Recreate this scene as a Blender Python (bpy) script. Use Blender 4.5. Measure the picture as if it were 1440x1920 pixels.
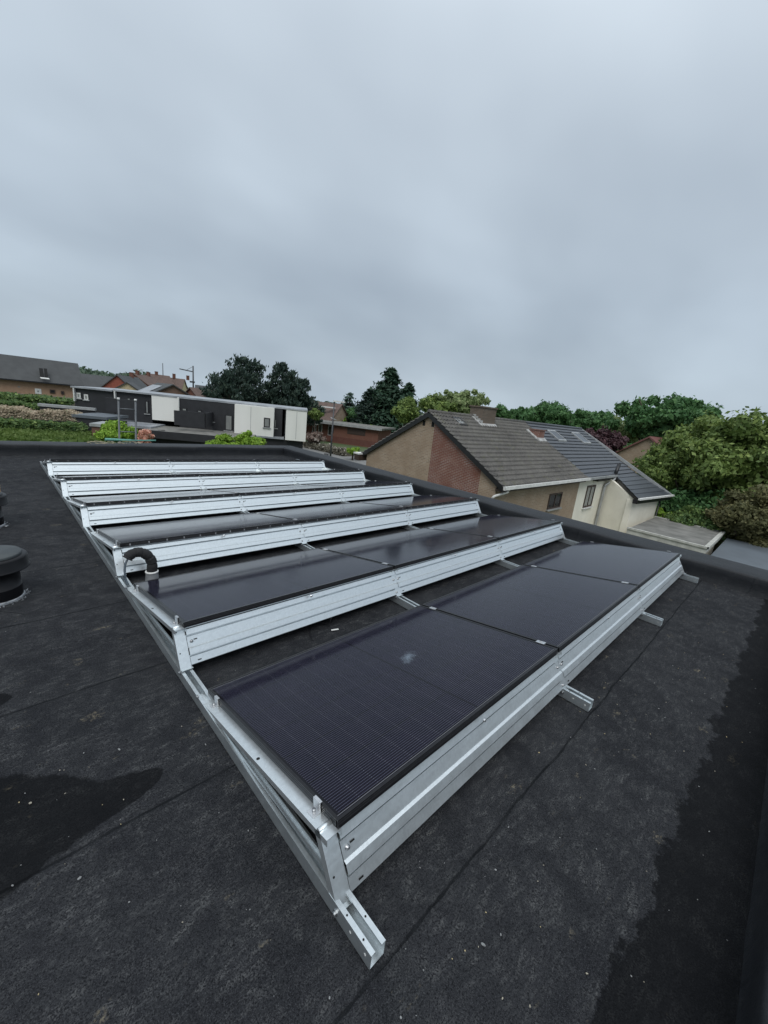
import bpy, math, random
import numpy as np
from mathutils import Vector, Matrix, Euler
R = math.radians
random.seed(7); rng = np.random.default_rng(7)
S = bpy.context.scene
for o in list(bpy.data.objects): bpy.data.objects.remove(o)
COL = S.collection

# ------------------------------------------------------------------ camera
CAM = Vector((-0.71952, -0.75747, 1.62487))
CF = Vector((0.68939867, 0.68103968, -0.24680849))
CR = Vector((0.71773795, -0.68824558, 0.10568941))
CU = Vector((0.09788617, 0.25000596, 0.96328361))
FPX = 760.148
cam = bpy.data.cameras.new('camera'); co = bpy.data.objects.new('camera', cam); COL.objects.link(co)
cam.sensor_fit = 'VERTICAL'; cam.sensor_height = 36; cam.sensor_width = 27; cam.lens = FPX / 1920 * 36
cam.clip_start = 0.02; cam.clip_end = 6000
M = Matrix((CR, CU, -CF)).transposed().to_4x4(); M.translation = CAM
co.matrix_world = M
S.camera = co
S.view_settings.view_transform = 'Standard'; S.view_settings.look = 'None'
S.view_settings.gamma = 1; S.view_settings.exposure = 0.0

# ------------------------------------------------------------------ sky (overcast)
SUN_EL, SUN_AZ = R(50), R(228)
w = bpy.data.worlds.new('World'); S.world = w; w.use_nodes = True
nt = w.node_tree; nt.nodes.clear()
def N(nt, t, **k):
    n = nt.nodes.new(t)
    for a, b in k.items():
        if a == 'ins':
            for i, v in b.items(): n.inputs[i].default_value = v
        else: setattr(n, a, b)
    return n
def ramp(nt, stops, interp='LINEAR'):
    n = nt.nodes.new('ShaderNodeValToRGB'); cr = n.color_ramp; cr.interpolation = interp
    while len(cr.elements) < len(stops): cr.elements.new(.5)
    for e, (p, c) in zip(cr.elements, stops):
        e.position = p; e.color = (*c, 1) if len(c) == 3 else c
    return n
def L(nt, a, b): nt.links.new(a, b)
def mth(nt, op, a, b=None, clamp=False):
    n = nt.nodes.new('ShaderNodeMath'); n.operation = op; n.use_clamp = clamp
    for i, x in enumerate((a, b)):
        if x is None: continue
        if isinstance(x, (int, float)): n.inputs[i].default_value = x
        else: nt.links.new(x, n.inputs[i])
    return n.outputs[0]
def mixc(nt, f, a, b, mode='MIX'):
    n = nt.nodes.new('ShaderNodeMix'); n.data_type = 'RGBA'; n.blend_type = mode
    for i, x in ((0, f), (6, a), (7, b)):
        if isinstance(x, (int, float)): n.inputs[i].default_value = x
        elif isinstance(x, tuple): n.inputs[i].default_value = (*x, 1)
        else: nt.links.new(x, n.inputs[i])
    return n.outputs[2]
tc = N(nt, 'ShaderNodeTexCoord'); sp = N(nt, 'ShaderNodeSeparateXYZ'); L(nt, tc.outputs['Generated'], sp.inputs[0])
zc = mth(nt, 'MAXIMUM', sp.outputs[2], 0.0)
den = mth(nt, 'ADD', zc, 0.42)
px = mth(nt, 'DIVIDE', sp.outputs[0], den); py = mth(nt, 'DIVIDE', sp.outputs[1], den)
cb = N(nt, 'ShaderNodeCombineXYZ'); L(nt, px, cb.inputs[0]); L(nt, py, cb.inputs[1])
n1 = N(nt, 'ShaderNodeTexNoise', ins={'Scale': .95, 'Detail': 3.0, 'Roughness': 0.42, 'Distortion': 0.35}); L(nt, cb.outputs[0], n1.inputs['Vector'])
mp = N(nt, 'ShaderNodeMapping', ins={'Location': (3.1, 7.7, 0), 'Rotation': (0, 0, .75), 'Scale': (.8, 1.15, 1)}); L(nt, cb.outputs[0], mp.inputs[0])
n2 = N(nt, 'ShaderNodeTexNoise', ins={'Scale': 1.9, 'Detail': 3, 'Roughness': 0.45}); L(nt, mp.outputs[0], n2.inputs['Vector'])
nn = mth(nt, 'ADD', mth(nt, 'MULTIPLY', n1.outputs[0], .55), mth(nt, 'MULTIPLY', n2.outputs[0], .45))
el = ramp(nt, [(0.0, (.225, .268, .308)), (.10, (.203, .242, .282)), (.24, (.194, .230, .270)), (.42, (.236, .274, .314)), (.60, (.30, .34, .38)), (.75, (.42, .46, .50)), (1.0, (.60, .64, .68))])
L(nt, zc, el.inputs[0])
cl = ramp(nt, [(.38, (.86, .867, .88)), (.5, (1, 1, 1)), (.62, (1.17, 1.165, 1.155))])
L(nt, nn, cl.inputs[0])
cloud = mixc(nt, 1.0, el.outputs[0], cl.outputs[0], 'MULTIPLY')
sky = N(nt, 'ShaderNodeTexSky', sky_type='NISHITA', sun_disc=False, sun_elevation=SUN_EL, sun_rotation=SUN_AZ, air_density=1.5, dust_density=3)
b1 = N(nt, 'ShaderNodeBackground', ins={'Strength': 2.1}); L(nt, cloud, b1.inputs[0])
b2 = N(nt, 'ShaderNodeBackground', ins={'Strength': 0.006}); L(nt, sky.outputs[0], b2.inputs[0])
ad = N(nt, 'ShaderNodeAddShader'); L(nt, b1.outputs[0], ad.inputs[0]); L(nt, b2.outputs[0], ad.inputs[1])
wo = N(nt, 'ShaderNodeOutputWorld'); L(nt, ad.outputs[0], wo.inputs[0])
# sun behind thick cloud: very soft
sl = bpy.data.lights.new('sun', 'SUN'); sl.energy = 1.3; sl.angle = R(35); sl.color = (1, .97, .93)
so = bpy.data.objects.new('sun', sl); COL.objects.link(so)
sdir = Vector((math.sin(SUN_AZ) * math.cos(SUN_EL), math.cos(SUN_AZ) * math.cos(SUN_EL), math.sin(SUN_EL)))
so.rotation_euler = (-sdir).to_track_quat('-Z', 'Y').to_euler(); so.location = (0, 0, 40)

# ------------------------------------------------------------------ survey helpers
def ray(u, v): return CF + CR * ((u - 720) / FPX) - CU * ((v - 960) / FPX)
def at(u, v, d):
    r = ray(u, v); return CAM + r * (d / math.hypot(r.x, r.y))
def atz(u, v, z):
    r = ray(u, v); return CAM + r * ((z - CAM.z) / r.z)

# ------------------------------------------------------------------ object helpers
def tag(o, label=None, cat=None, group=None, kind=None):
    if label: o['label'] = label
    if cat: o['category'] = cat
    if group: o['group'] = group
    if kind: o['kind'] = kind
    return o
def empty(name, loc=(0, 0, 0), rotz=0, label=None, cat=None, group=None, mat=None):
    o = bpy.data.objects.new(name, None); COL.objects.link(o); o.empty_display_size = .2
    if mat is not None: o.matrix_world = mat
    else: o.location = loc; o.rotation_euler = (0, 0, rotz)
    return tag(o, label, cat, group)
class MB:
    def __init__(s): s.v = []; s.f = []; s.m = []; s.sm = []
    def add(s, vs, fs, mi=0, smooth=False):
        b = len(s.v); s.v += [tuple(p) for p in vs]
        for f in fs: s.f.append([b + i for i in f]); s.m.append(mi); s.sm.append(smooth)
        return s
    def box(s, x0, x1, y0, y1, z0, z1, mi=0, M=None):
        vs = [Vector((x, y, z)) for z in (z0, z1) for y in (y0, y1) for x in (x0, x1)]
        if M is not None: vs = [M @ p for p in vs]
        return s.add(vs, [(0, 2, 3, 1), (4, 5, 7, 6), (0, 1, 5, 4), (2, 6, 7, 3), (0, 4, 6, 2), (1, 3, 7, 5)], mi)
    def quad(s, a, b, c, d, mi=0): return s.add([a, b, c, d], [(0, 1, 2, 3)], mi)
    def prism(s, poly, ext, mi=0):
        n = len(poly); P = [Vector(p) for p in poly]; Q = [p + Vector(ext) for p in P]
        return s.add(P + Q, [tuple(range(n))[::-1], tuple(range(n, 2 * n))] + [(i, (i + 1) % n, n + (i + 1) % n, n + i) for i in range(n)], mi)
    def strip(s, prof, x0, x1, closed=False, mi=0, axis=0):
        """open/closed profile of (a,b) points extruded along an axis"""
        n = len(prof); vs = []
        for x in (x0, x1):
            for a, b in prof: vs.append((x, a, b) if axis == 0 else (a, x, b))
        k = n if closed else n - 1
        return s.add(vs, [(i, (i + 1) % n, n + (i + 1) % n, n + i) for i in range(k)], mi)
    def tube(s, pts, r, seg=10, mi=0, cap=True, smooth=True):
        pts = [Vector(p) for p in pts]; rr = r if isinstance(r, (list, tuple)) else [r] * len(pts); rings = []
        b = len(s.v)
        for i, p in enumerate(pts):
            t = (pts[min(i + 1, len(pts) - 1)] - pts[max(i - 1, 0)])
            if t.length < 1e-9: t = Vector((0, 0, 1))
            t.normalize(); up = Vector((0, 0, 1)) if abs(t.z) < .95 else Vector((1, 0, 0))
            a = t.cross(up).normalized(); c = t.cross(a)
            s.v += [tuple(p + (a * math.cos(2 * math.pi * j / seg) + c * math.sin(2 * math.pi * j / seg)) * rr[i]) for j in range(seg)]
        for i in range(len(pts) - 1):
            for j in range(seg):
                s.f.append([b + i * seg + j, b + i * seg + (j + 1) % seg, b + (i + 1) * seg + (j + 1) % seg, b + (i + 1) * seg + j]); s.m.append(mi); s.sm.append(smooth)
        if cap:
            s.f.append([b + j for j in range(seg)]); s.m.append(mi); s.sm.append(False)
            s.f.append([b + (len(pts) - 1) * seg + j for j in range(seg)]); s.m.append(mi); s.sm.append(False)
        return s
    def lathe(s, prof, c=(0, 0, 0), seg=48, mi=0, smooth=True):
        b = len(s.v)
        for r_, z in prof:
            s.v += [(c[0] + r_ * math.cos(2 * math.pi * j / seg), c[1] + r_ * math.sin(2 * math.pi * j / seg), c[2] + z) for j in range(seg)]
        for i in range(len(prof) - 1):
            for j in range(seg):
                s.f.append([b + i * seg + j, b + i * seg + (j + 1) % seg, b + (i + 1) * seg + (j + 1) % seg, b + (i + 1) * seg + j]); s.m.append(mi); s.sm.append(smooth)
        return s
    def build(s, name, mats, parent=None, bevel=0, uv=False, recalc=True, edge=None):
        me = bpy.data.meshes.new(name); me.from_pydata(s.v, [], s.f)
        if not isinstance(mats, (list, tuple)): mats = [mats]
        for m in mats: me.materials.append(m)
        me.polygons.foreach_set('material_index', s.m); me.polygons.foreach_set('use_smooth', s.sm)
        if recalc:
            import bmesh
            bm = bmesh.new(); bm.from_mesh(me); bmesh.ops.recalc_face_normals(bm, faces=bm.faces); bm.to_mesh(me); bm.free()
        if uv:
            ul = me.uv_layers.new(name='UVMap')
            for p in me.polygons:
                n = p.normal; h = Vector((-n.y, n.x, 0))
                if h.length < .05: h = Vector((1, 0, 0))
                h.normalize(); k = n.cross(h)
                if k.z < 0: k = -k
                for li in p.loop_indices:
                    c = me.vertices[me.loops[li].vertex_index].co; ul.data[li].uv = (c.dot(h), c.dot(k) if abs(n.z) > .1 else c.z)
        o = bpy.data.objects.new(name, me); COL.objects.link(o)
        if parent: o.parent = parent
        if bevel:
            md = o.modifiers.new('bevel', 'BEVEL'); md.width = bevel; md.segments = 2; md.limit_method = 'ANGLE'
        return o
def link_copy(o, parent=None):
    c = o.copy(); COL.objects.link(c)
    if parent: c.parent = parent
    for ch in [x for x in bpy.data.objects if x.parent == o]: link_copy(ch, c)
    return c

# ------------------------------------------------------------------ materials
def newmat(name):
    m = bpy.data.materials.new(name); m.use_nodes = True; nt = m.node_tree
    return m, nt, nt.nodes['Principled BSDF']
def setb(b, col=None, rough=None, metal=None, spec=None):
    if col: b.inputs['Base Color'].default_value = (*col, 1)
    if rough is not None: b.inputs['Roughness'].default_value = rough
    if metal is not None: b.inputs['Metallic'].default_value = metal
    if spec is not None: b.inputs['Specular IOR Level'].default_value = spec
def noise(nt, vec, scale, detail=3, rough=.55, dist=0):
    n = N(nt, 'ShaderNodeTexNoise', ins={'Scale': scale, 'Detail': detail, 'Roughness': rough, 'Distortion': dist})
    if vec is not None: L(nt, vec, n.inputs['Vector'])
    return n.outputs[0]
def objco(nt): return N(nt, 'ShaderNodeTexCoord').outputs['Object']
def mapped(nt, vec, scale=(1, 1, 1), loc=(0, 0, 0), rot=(0, 0, 0)):
    n = N(nt, 'ShaderNodeMapping', ins={'Location': loc, 'Rotation': rot, 'Scale': scale}); L(nt, vec, n.inputs[0]); return n.outputs[0]
def bump(nt, b, h, strength=.3, dist=.01):
    n = N(nt, 'ShaderNodeBump', ins={'Strength': strength, 'Distance': dist}); L(nt, h, n.inputs['Height']); L(nt, n.outputs[0], b.inputs['Normal'])
def simple(name, c1, c2=None, scale=3, rough=.7, metal=0, detail=4, bs=0, bscale=30, spec=.5, lo=.35, hi=.65, stretch=(1, 1, 1)):
    m, nt, b = newmat(name); setb(b, c1, rough, metal, spec)
    if c2:
        v = mapped(nt, objco(nt), stretch)
        r_ = ramp(nt, [(lo, c1), (hi, c2)]); L(nt, noise(nt, v, scale, detail), r_.inputs[0]); L(nt, r_.outputs[0], b.inputs['Base Color'])
        if bs: bump(nt, b, noise(nt, v, bscale, 3), bs, .01)
    return m

# bitumen roofing felt
def bitumen(name, roof=True, patch=False):
    m, nt, b = newmat(name); P = objco(nt)
    sp = N(nt, 'ShaderNodeSeparateXYZ'); L(nt, P, sp.inputs[0]); X, Y, Z = sp.outputs
    big = noise(nt, P, 1.1, 4, .6); mid = noise(nt, P, 7, 5, .65, .4); fine = noise(nt, P, 190, 2, .8); fine2 = noise(nt, P, 330, 2, .8)
    st = noise(nt, mapped(nt, P, (1, 3.0, 1), rot=(0, 0, .5)), 13, 8, .80, .4)
    dust = mth(nt, 'MULTIPLY', ramp_f(nt, st, .47, .66), ramp_f(nt, fine, .44, .60))
    dust = mth(nt, 'MULTIPLY', dust, ramp_f(nt, mid, .38, .58))
    base = mixc(nt, ramp_f(nt, mth(nt, 'ADD', mth(nt, 'MULTIPLY', big, .5), mth(nt, 'MULTIPLY', mid, .5)), .42, .60), (.0135, .0146, .0172), (.0245, .0258, .0288))
    base = mixc(nt, mth(nt, 'MULTIPLY', ramp_f(nt, fine2, .52, .66), .65), base, (.066, .069, .075))
    base = mixc(nt, mth(nt, 'MULTIPLY', ramp_f(nt, fine, .50, .34), .8), base, (.0035, .004, .005))
    base = mixc(nt, mth(nt, 'MULTIPLY', dust, .70), base, (.135, .138, .136))
    if roof:
        # ochre dirt marks
        och = mth(nt, 'MULTIPLY', ramp_f(nt, noise(nt, mapped(nt, P, (1, 1.6, 1), (4.2, 1.3, 0)), 5.0, 8, .70, .2), .62, .73), ramp_f(nt, noise(nt, P, 70, 3, .7), .42, .62))
        base = mixc(nt, mth(nt, 'MULTIPLY', och, .75), base, (.30, .26, .18))
        # laps between the felt strips
        wob = mth(nt, 'MULTIPLY', mth(nt, 'SUBTRACT', noise(nt, P, 2.2, 4, .6), .5), .035)
        yy = mth(nt, 'ADD', mth(nt, 'ADD', Y, .26), wob)
        fr = mth(nt, 'FRACT', mth(nt, 'DIVIDE', mth(nt, 'ADD', yy, 9.3), .93))
        d = mth(nt, 'MULTIPLY', mth(nt, 'ABSOLUTE', mth(nt, 'SUBTRACT', fr, .5)), .93)   # .465 at the seam
        wdt = mth(nt, 'MULTIPLY', mth(nt, 'SUBTRACT', noise(nt, P, 24, 5, .8), .18), .016)
        e = mth(nt, 'ADD', mth(nt, 'SUBTRACT', d, .465), wdt)
        seam = ramp_f(nt, e, -0.001, .003)
        base = mixc(nt, mth(nt, 'MULTIPLY', seam, mth(nt, 'ADD', .45, mth(nt, 'MULTIPLY', ramp_f(nt, noise(nt, P, 5, 4), .4, .6), .5))), base, (.004, .005, .006))
        smear = mth(nt, 'MULTIPLY', ramp_f(nt, mth(nt, 'ADD', d, mth(nt, 'MULTIPLY', mid, .05)), .470, .490), .25)
        base = mixc(nt, smear, base, (.010, .012, .014))
        # wet / stained areas
        n3 = mth(nt, 'MULTIPLY', mth(nt, 'SUBTRACT', noise(nt, P, 4.5, 6, .7), .5), .24)
        wet = ramp_f(nt, mth(nt, 'ADD', mth(nt, 'ADD', Y, n3), mth(nt, 'MULTIPLY', X, .02)), -.732, -.744)
        def ell(cx, cy, rx, ry, a):
            dx = mth(nt, 'SUBTRACT', X, cx); dy = mth(nt, 'SUBTRACT', Y, cy)
            ca, sa = math.cos(a), math.sin(a)
            p = mth(nt, 'DIVIDE', mth(nt, 'ADD', mth(nt, 'MULTIPLY', dx, ca), mth(nt, 'MULTIPLY', dy, sa)), rx)
            q = mth(nt, 'DIVIDE', mth(nt, 'SUBTRACT', mth(nt, 'MULTIPLY', dy, ca), mth(nt, 'MULTIPLY', dx, sa)), ry)
            return mth(nt, 'DIVIDE', 1.0, mth(nt, 'ADD', mth(nt, 'ADD', mth(nt, 'MULTIPLY', p, p), mth(nt, 'MULTIPLY', q, q)), .02))
        pud = None
        for a in ((-.90, 1.00, .20, .24, -.3), (-.70, .93, .14, .13, .2), (-.58, .83, .15, .075, .10), (-.43, .815, .13, .055, .18), (-.85, .78, .14, .13, 0), (-.84, 1.74, .11, .075, 0)):
            q_ = ell(*a); pud = q_ if pud is None else mth(nt, 'ADD', pud, q_)
        n4 = mth(nt, 'SUBTRACT', noise(nt, P, 16, 5, .7), .5)
        pud = ramp_f(nt, mth(nt, 'ADD', pud, mth(nt, 'ADD', mth(nt, 'MULTIPLY', n3, 3.0), mth(nt, 'MULTIPLY', n4, 1.0))), 1.52, 1.72)
        wetall = mth(nt, 'MAXIMUM', wet, pud)
        base = mixc(nt, wetall, base, mixc(nt, .76, base, (.0010, .0014, .0020)))
        rr = mth(nt, 'SUBTRACT', .88, mth(nt, 'MULTIPLY', wetall, .02))
        L(nt, rr, b.inputs['Roughness'])
        h = mth(nt, 'ADD', mth(nt, 'MULTIPLY', fine, .6), mth(nt, 'SUBTRACT', mth(nt, 'MULTIPLY', mid, 1.2), mth(nt, 'MULTIPLY', seam, 2.0)))
    else:
        # upright joints in the upstand
        jw = mth(nt, 'ADD', mth(nt, 'ADD', X, Y), mth(nt, 'MULTIPLY', noise(nt, P, 3, 2), .06))
        fr = mth(nt, 'FRACT', mth(nt, 'DIVIDE', mth(nt, 'ADD', jw, 20.2), 1.0))
        seam = ramp_f(nt, fr, .014, .004)
        base = mixc(nt, mth(nt, 'MULTIPLY', seam, .8), base, (.004, .005, .006))
        if patch: setb(b, rough=.88)
        else:
            base = mixc(nt, .70, base, (.0040, .0056, .0080)); setb(b, rough=.55)
        h = mth(nt, 'ADD', mth(nt, 'MULTIPLY', fine, .35), mth(nt, 'ADD', mth(nt, 'MULTIPLY', mid, 1.4), mth(nt, 'MULTIPLY', seam, 1.0)))
    L(nt, base, b.inputs['Base Color']); b.inputs['Specular IOR Level'].default_value = .12 if (roof or patch) else .30
    bump(nt, b, h, .55, .008)
    return m
def ramp_f(nt, f, lo, hi):
    n = nt.nodes.new('ShaderNodeMapRange'); n.clamp = True
    L(nt, f, n.inputs[0]); n.inputs[1].default_value = lo; n.inputs[2].default_value = hi
    return n.outputs[0]
m_roof = bitumen('bitumen_felt'); m_para = bitumen('bitumen_upstand', False); m_patch = bitumen('bitumen_patch', False, True)

def galv(name, col=(.72, .765, .78), rough=.33, metal=.80):
    m, nt, b = newmat(name); P = objco(nt); setb(b, col, rough, metal)
    vo = N(nt, 'ShaderNodeTexVoronoi', ins={'Scale': 90}); L(nt, P, vo.inputs['Vector'])
    sp_ = ramp(nt, [(0, tuple(c * .93 for c in col)), (1, tuple(min(1, c * 1.05) for c in col))]); L(nt, vo.outputs['Color'], sp_.inputs[0])
    dirt = ramp_f(nt, noise(nt, mapped(nt, P, (.6, 6, 6)), 5, 5, .65), .55, .8)
    c = mixc(nt, mth(nt, 'MULTIPLY', dirt, .16), sp_.outputs[0], (.40, .43, .43))
    spt = ramp_f(nt, noise(nt, P, 55, 2, .6), .70, .76)
    c = mixc(nt, mth(nt, 'MULTIPLY', spt, .12), c, (.42, .44, .43))
    L(nt, c, b.inputs['Base Color'])
    L(nt, mth(nt, 'ADD', mth(nt, 'MULTIPLY', noise(nt, P, 12, 4), .25), rough - .12), b.inputs['Roughness'])
    bump(nt, b, noise(nt, mapped(nt, P, (.5, 3, 3)), 6, 2), .12, .01)
    return m
m_galv = galv('galvanised_sheet'); m_galv2 = galv('galvanised_channel', (.60, .65, .67), .34, .82)
m_alu = simple('bare_aluminium', (.72, .73, .74), (.6, .61, .62), 40, .3, .85)
m_bolt = simple('bolt_steel', (.45, .46, .47), (.3, .31, .32), 60, .35, .9)
m_hole = simple('dark_hole', (.006, .006, .006), rough=.9)
m_frame = simple('black_anodised', (.010, .010, .012), (.016, .016, .018), 30, .32, .35)
m_back = simple('black_backsheet', (.012, .012, .013), rough=.6)

def pv_glass():
    m, nt, b = newmat('solar_glass'); P = objco(nt)
    sp = N(nt, 'ShaderNodeSeparateXYZ'); L(nt, P, sp.inputs[0]); X, Y, Z = sp.outputs
    def lines(c, off, pitch, w0, w1):      # 1 on the line
        fr = mth(nt, 'FRACT', mth(nt, 'DIVIDE', mth(nt, 'SUBTRACT', c, off), pitch))
        d = mth(nt, 'MULTIPLY', mth(nt, 'SUBTRACT', .5, mth(nt, 'ABSOLUTE', mth(nt, 'SUBTRACT', fr, .5))), pitch)
        return ramp_f(nt, d, w1, w0)
    bus = lines(Y, .022 + .0057, .01135, .00030, .00085)
    gapy = lines(Y, .0215, .1818, .0022, .0034)
    bus2 = lines(Y, .022 + .0057, .01135, .0006, .0014); gapx2 = lines(X, .0215, .0933, .0010, .0028)
    gapx = lines(X, .0215, .0933, .0008, .0018)
    mid = ramp_f(nt, mth(nt, 'ABSOLUTE', mth(nt, 'SUBTRACT', X, .861)), .0060, .0045)
    cell = mixc(nt, ramp_f(nt, noise(nt, mapped(nt, P, (10.7, 5.5, 1)), 1.0, 1), .35, .65), (.0030, .0026, .0080), (.0048, .0038, .0105))
    c = cell
    c = mixc(nt, mth(nt, 'MULTIPLY', bus, .62), c, (.16, .165, .235))
    c = mixc(nt, gapy, c, (.0008, .0008, .0012)); c = mixc(nt, mth(nt, 'MULTIPLY', mth(nt, 'MULTIPLY', bus2, gapx2), .24), c, (.36, .37, .42)); c = mixc(nt, mid, c, (.005, .005, .008))
    ed = mth(nt, 'MAXIMUM', mth(nt, 'MAXIMUM', ramp_f(nt, X, .0225, .0215), ramp_f(nt, X, 1.6995, 1.7005)), mth(nt, 'MAXIMUM', ramp_f(nt, Y, .0225, .0215), ramp_f(nt, Y, 1.1115, 1.1125)))
    c = mixc(nt, ed, c, (.006, .006, .009))
    col_ = mth(nt, 'MAXIMUM', ramp_f(nt, mth(nt, 'ABSOLUTE', mth(nt, 'SUBTRACT', Y, .0180)), .0014, .0006), ramp_f(nt, mth(nt, 'ABSOLUTE', mth(nt, 'SUBTRACT', Y, 1.116)), .0014, .0006))
    c = mixc(nt, mth(nt, 'MULTIPLY', col_, .8), c, (.22, .22, .24))
    dustn = noise(nt, P, 9, 5, .7)
    c = mixc(nt, mth(nt, 'MULTIPLY', ramp_f(nt, dustn, .45, .8), .02), c, (.25, .25, .25))
    L(nt, c, b.inputs['Base Color'])
    L(nt, mth(nt, 'ADD', mth(nt, 'MULTIPLY', ramp_f(nt, dustn, .3, .8), .05), .085), b.inputs['Roughness'])
    b.inputs['IOR'].default_value = 1.27
    return m
m_pv = pv_glass()
def strip_mat():
    m, nt, b = newmat('reflection_strip'); setb(b, rough=.5); sp = N(nt, 'ShaderNodeSeparateXYZ'); L(nt, objco(nt), sp.inputs[0])
    fr = mth(nt, 'FRACT', mth(nt, 'DIVIDE', sp.outputs[0], .143)); d = mth(nt, 'ABSOLUTE', mth(nt, 'SUBTRACT', fr, .5))
    L(nt, mixc(nt, ramp_f(nt, d, .040, .025), (.012, .012, .013), (.24, .25, .26)), b.inputs['Base Color']); return m  # evenly spaced pale ticks paint reflected slots onto the black strip
m_strip = strip_mat()

def brick(name, c1, c2, mortar, rough=.85, bw=.21, rh=.065):
    m, nt, b = newmat(name); setb(b, rough=rough, spec=.25)
    uv = N(nt, 'ShaderNodeTexCoord').outputs['UV']
    t = N(nt, 'ShaderNodeTexBrick', ins={'Scale': 1, 'Mortar Size': .011, 'Mortar Smooth': .2, 'Bias': -.1, 'Brick Width': bw, 'Row Height': rh, 'Color1': (*c1, 1), 'Color2': (*c2, 1), 'Mortar': (*mortar, 1)})
    L(nt, uv, t.inputs['Vector'])
    n_ = noise(nt, uv, 1.5, 5, .6); n2_ = noise(nt, mapped(nt, uv, (4.7, 15, 1)), 1.0, 2, .8)
    c = mixc(nt, ramp_f(nt, n_, .3, .75), t.outputs['Color'], tuple(a * .72 for a in c1))
    c = mixc(nt, mth(nt, 'MULTIPLY', ramp_f(nt, n2_, .45, .75), .5), c, tuple(a * 1.45 for a in c2))
    L(nt, c, b.inputs['Base Color']); bump(nt, b, t.outputs['Fac'], -.35, .01)
    return m
m_tan = brick('tan_brick', (.36, .265, .185), (.22, .155, .105), (.40, .36, .30))
m_red = brick('red_brick', (.215, .090, .062), (.150, .062, .048), (.36, .32, .29))
m_redd = brick('dull_red_brick', (.19, .082, .058), (.14, .062, .046), (.15, .10, .08))
m_peach = brick('peach_brick', (.40, .25, .165), (.33, .205, .14), (.36, .27, .20))
m_orange = simple('orange_red_wall', (.29, .085, .055), (.23, .068, .045), 2, .85)
m_yell = simple('pale_yellow_wall', (.55, .46, .28), (.48, .40, .25), 2, .85)
m_brownw = brick('brown_brick', (.20, .125, .09), (.15, .095, .07), (.2, .15, .12))
m_chim = brick('weathered_brick', (.17, .13, .10), (.10, .08, .065), (.16, .15, .13))
m_cream = simple('cream_render', (.80, .77, .67), (.71, .68, .585), 1.2, .85, bs=.2, bscale=25)
m_white = simple('white_render', (.76, .76, .72), (.66, .66, .62), .7, .85, stretch=(1, 1, .15), lo=.3, hi=.75)
m_blackc = simple('black_cladding', (.014, .015, .018), (.021, .022, .026), 2, .6)
m_black = simple('black_paint', (.010, .010, .012), (.016, .016, .018), 5, .4)
m_whitep = simple('white_trim', (.70, .70, .68), (.55, .55, .53), 6, .5)
m_edge = simple('weathered_roof_edge', (.52, .52, .48), (.34, .34, .31), 3, .6)
m_lead = simple('lead_sheet', (.50, .50, .49), (.26, .26, .25), 4, .6)
m_zinc = simple('grey_zinc', (.42, .43, .43), (.30, .31, .31), 2, .45, .3)
m_flatr = simple('grey_flat_roof', (.20, .195, .18), (.11, .11, .10), 1.3, .85, bs=.3, bscale=20, detail=7)
m_lroof = simple('pale_roof_sheet', (.36, .38, .40), (.20, .215, .235), .8, .5)
m_groof = simple('blue_grey_roof', (.115, .135, .155), (.09, .105, .12), .6, .6)
m_dkroof = simple('dark_slate_roof', (.060, .064, .066), (.045, .048, .050), 1.0, .75, detail=6, bs=.2, bscale=8)
m_brroof = simple('brown_tile_roof', (.13, .085, .07), (.09, .062, .052), 1.4, .8, detail=6)
m_rdroof = simple('red_tile_roof', (.20, .075, .055), (.14, .055, .042), 1.2, .7, detail=6)
m_glass = simple('window_glass', (.02, .022, .026), rough=.08)
m_curtain = simple('curtained_glass', (.26, .27, .26), (.16, .17, .17), 3, .2, stretch=(6, 6, .3))
m_wood = simple('brown_shutter', (.055, .035, .028), (.04, .026, .02), 4, .6)
m_trunk = simple('bark', (.075, .06, .045), (.045, .036, .028), 6, .9)
m_pinebark = simple('pine_bark', (.15, .115, .09), (.09, .07, .055), 3, .9)
m_steel = simple('painted_pole', (.07, .072, .078), (.05, .052, .056), 4, .5, .3)
m_lad = simple('ladder_aluminium', (.12, .13, .14), (.09, .10, .11), 10, .5, .4)
m_card = simple('cardboard', (.50, .33, .19), (.42, .27, .15), 12, .8)
m_teal = simple('teal_hose', (.12, .33, .27), (.09, .26, .22), 8, .5)
m_vent = simple('black_plastic', (.003, .003, .004), (.006, .006, .008), 8, .38, spec=.28, lo=.3, hi=.8)
m_venttop = simple('grey_black_plastic', (.030, .037, .040), (.050, .058, .060), 9, .55)  # lid plastic, lighter than the black pipe and cap
m_foil = simple('silver_sealant', (.42, .43, .45), (.16, .17, .18), 40, .4, .6)
m_foam = simple('foam_insulation', (.0060, .0062, .0070), (.014, .014, .016), 60, .75, bs=.5, bscale=220)
m_cable = simple('grey_cable', (.075, .10, .12), (.06, .08, .10), 10, .45)

def tiles_mat(name, a, b_, c_, rough=.75, moss=None):
    m, nt, b = newmat(name); P = objco(nt); setb(b, rough=rough)
    vo = N(nt, 'ShaderNodeTexVoronoi', ins={'Scale': 3.2}); L(nt, P, vo.inputs['Vector'])
    c = mixc(nt, ramp_f(nt, noise(nt, P, .9, 6, .6), .3, .7), a, b_)
    c = mixc(nt, mth(nt, 'MULTIPLY', ramp_f(nt, noise(nt, P, 7, 4, .7), .45, .75), .6), c, c_)
    if moss: c = mixc(nt, mth(nt, 'MULTIPLY', ramp_f(nt, noise(nt, P, 2.4, 6, .7), .55, .70), .7), c, moss)
    L(nt, c, b.inputs['Base Color']); return m
m_tile_old = tiles_mat('weathered_tiles', (.118, .113, .104), (.066, .063, .060), (.21, .20, .18), .85, (.115, .115, .07))
m_tile_new = tiles_mat('dark_glazed_tiles', (.055, .062, .072), (.046, .052, .061), (.072, .08, .09), .42)
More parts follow.
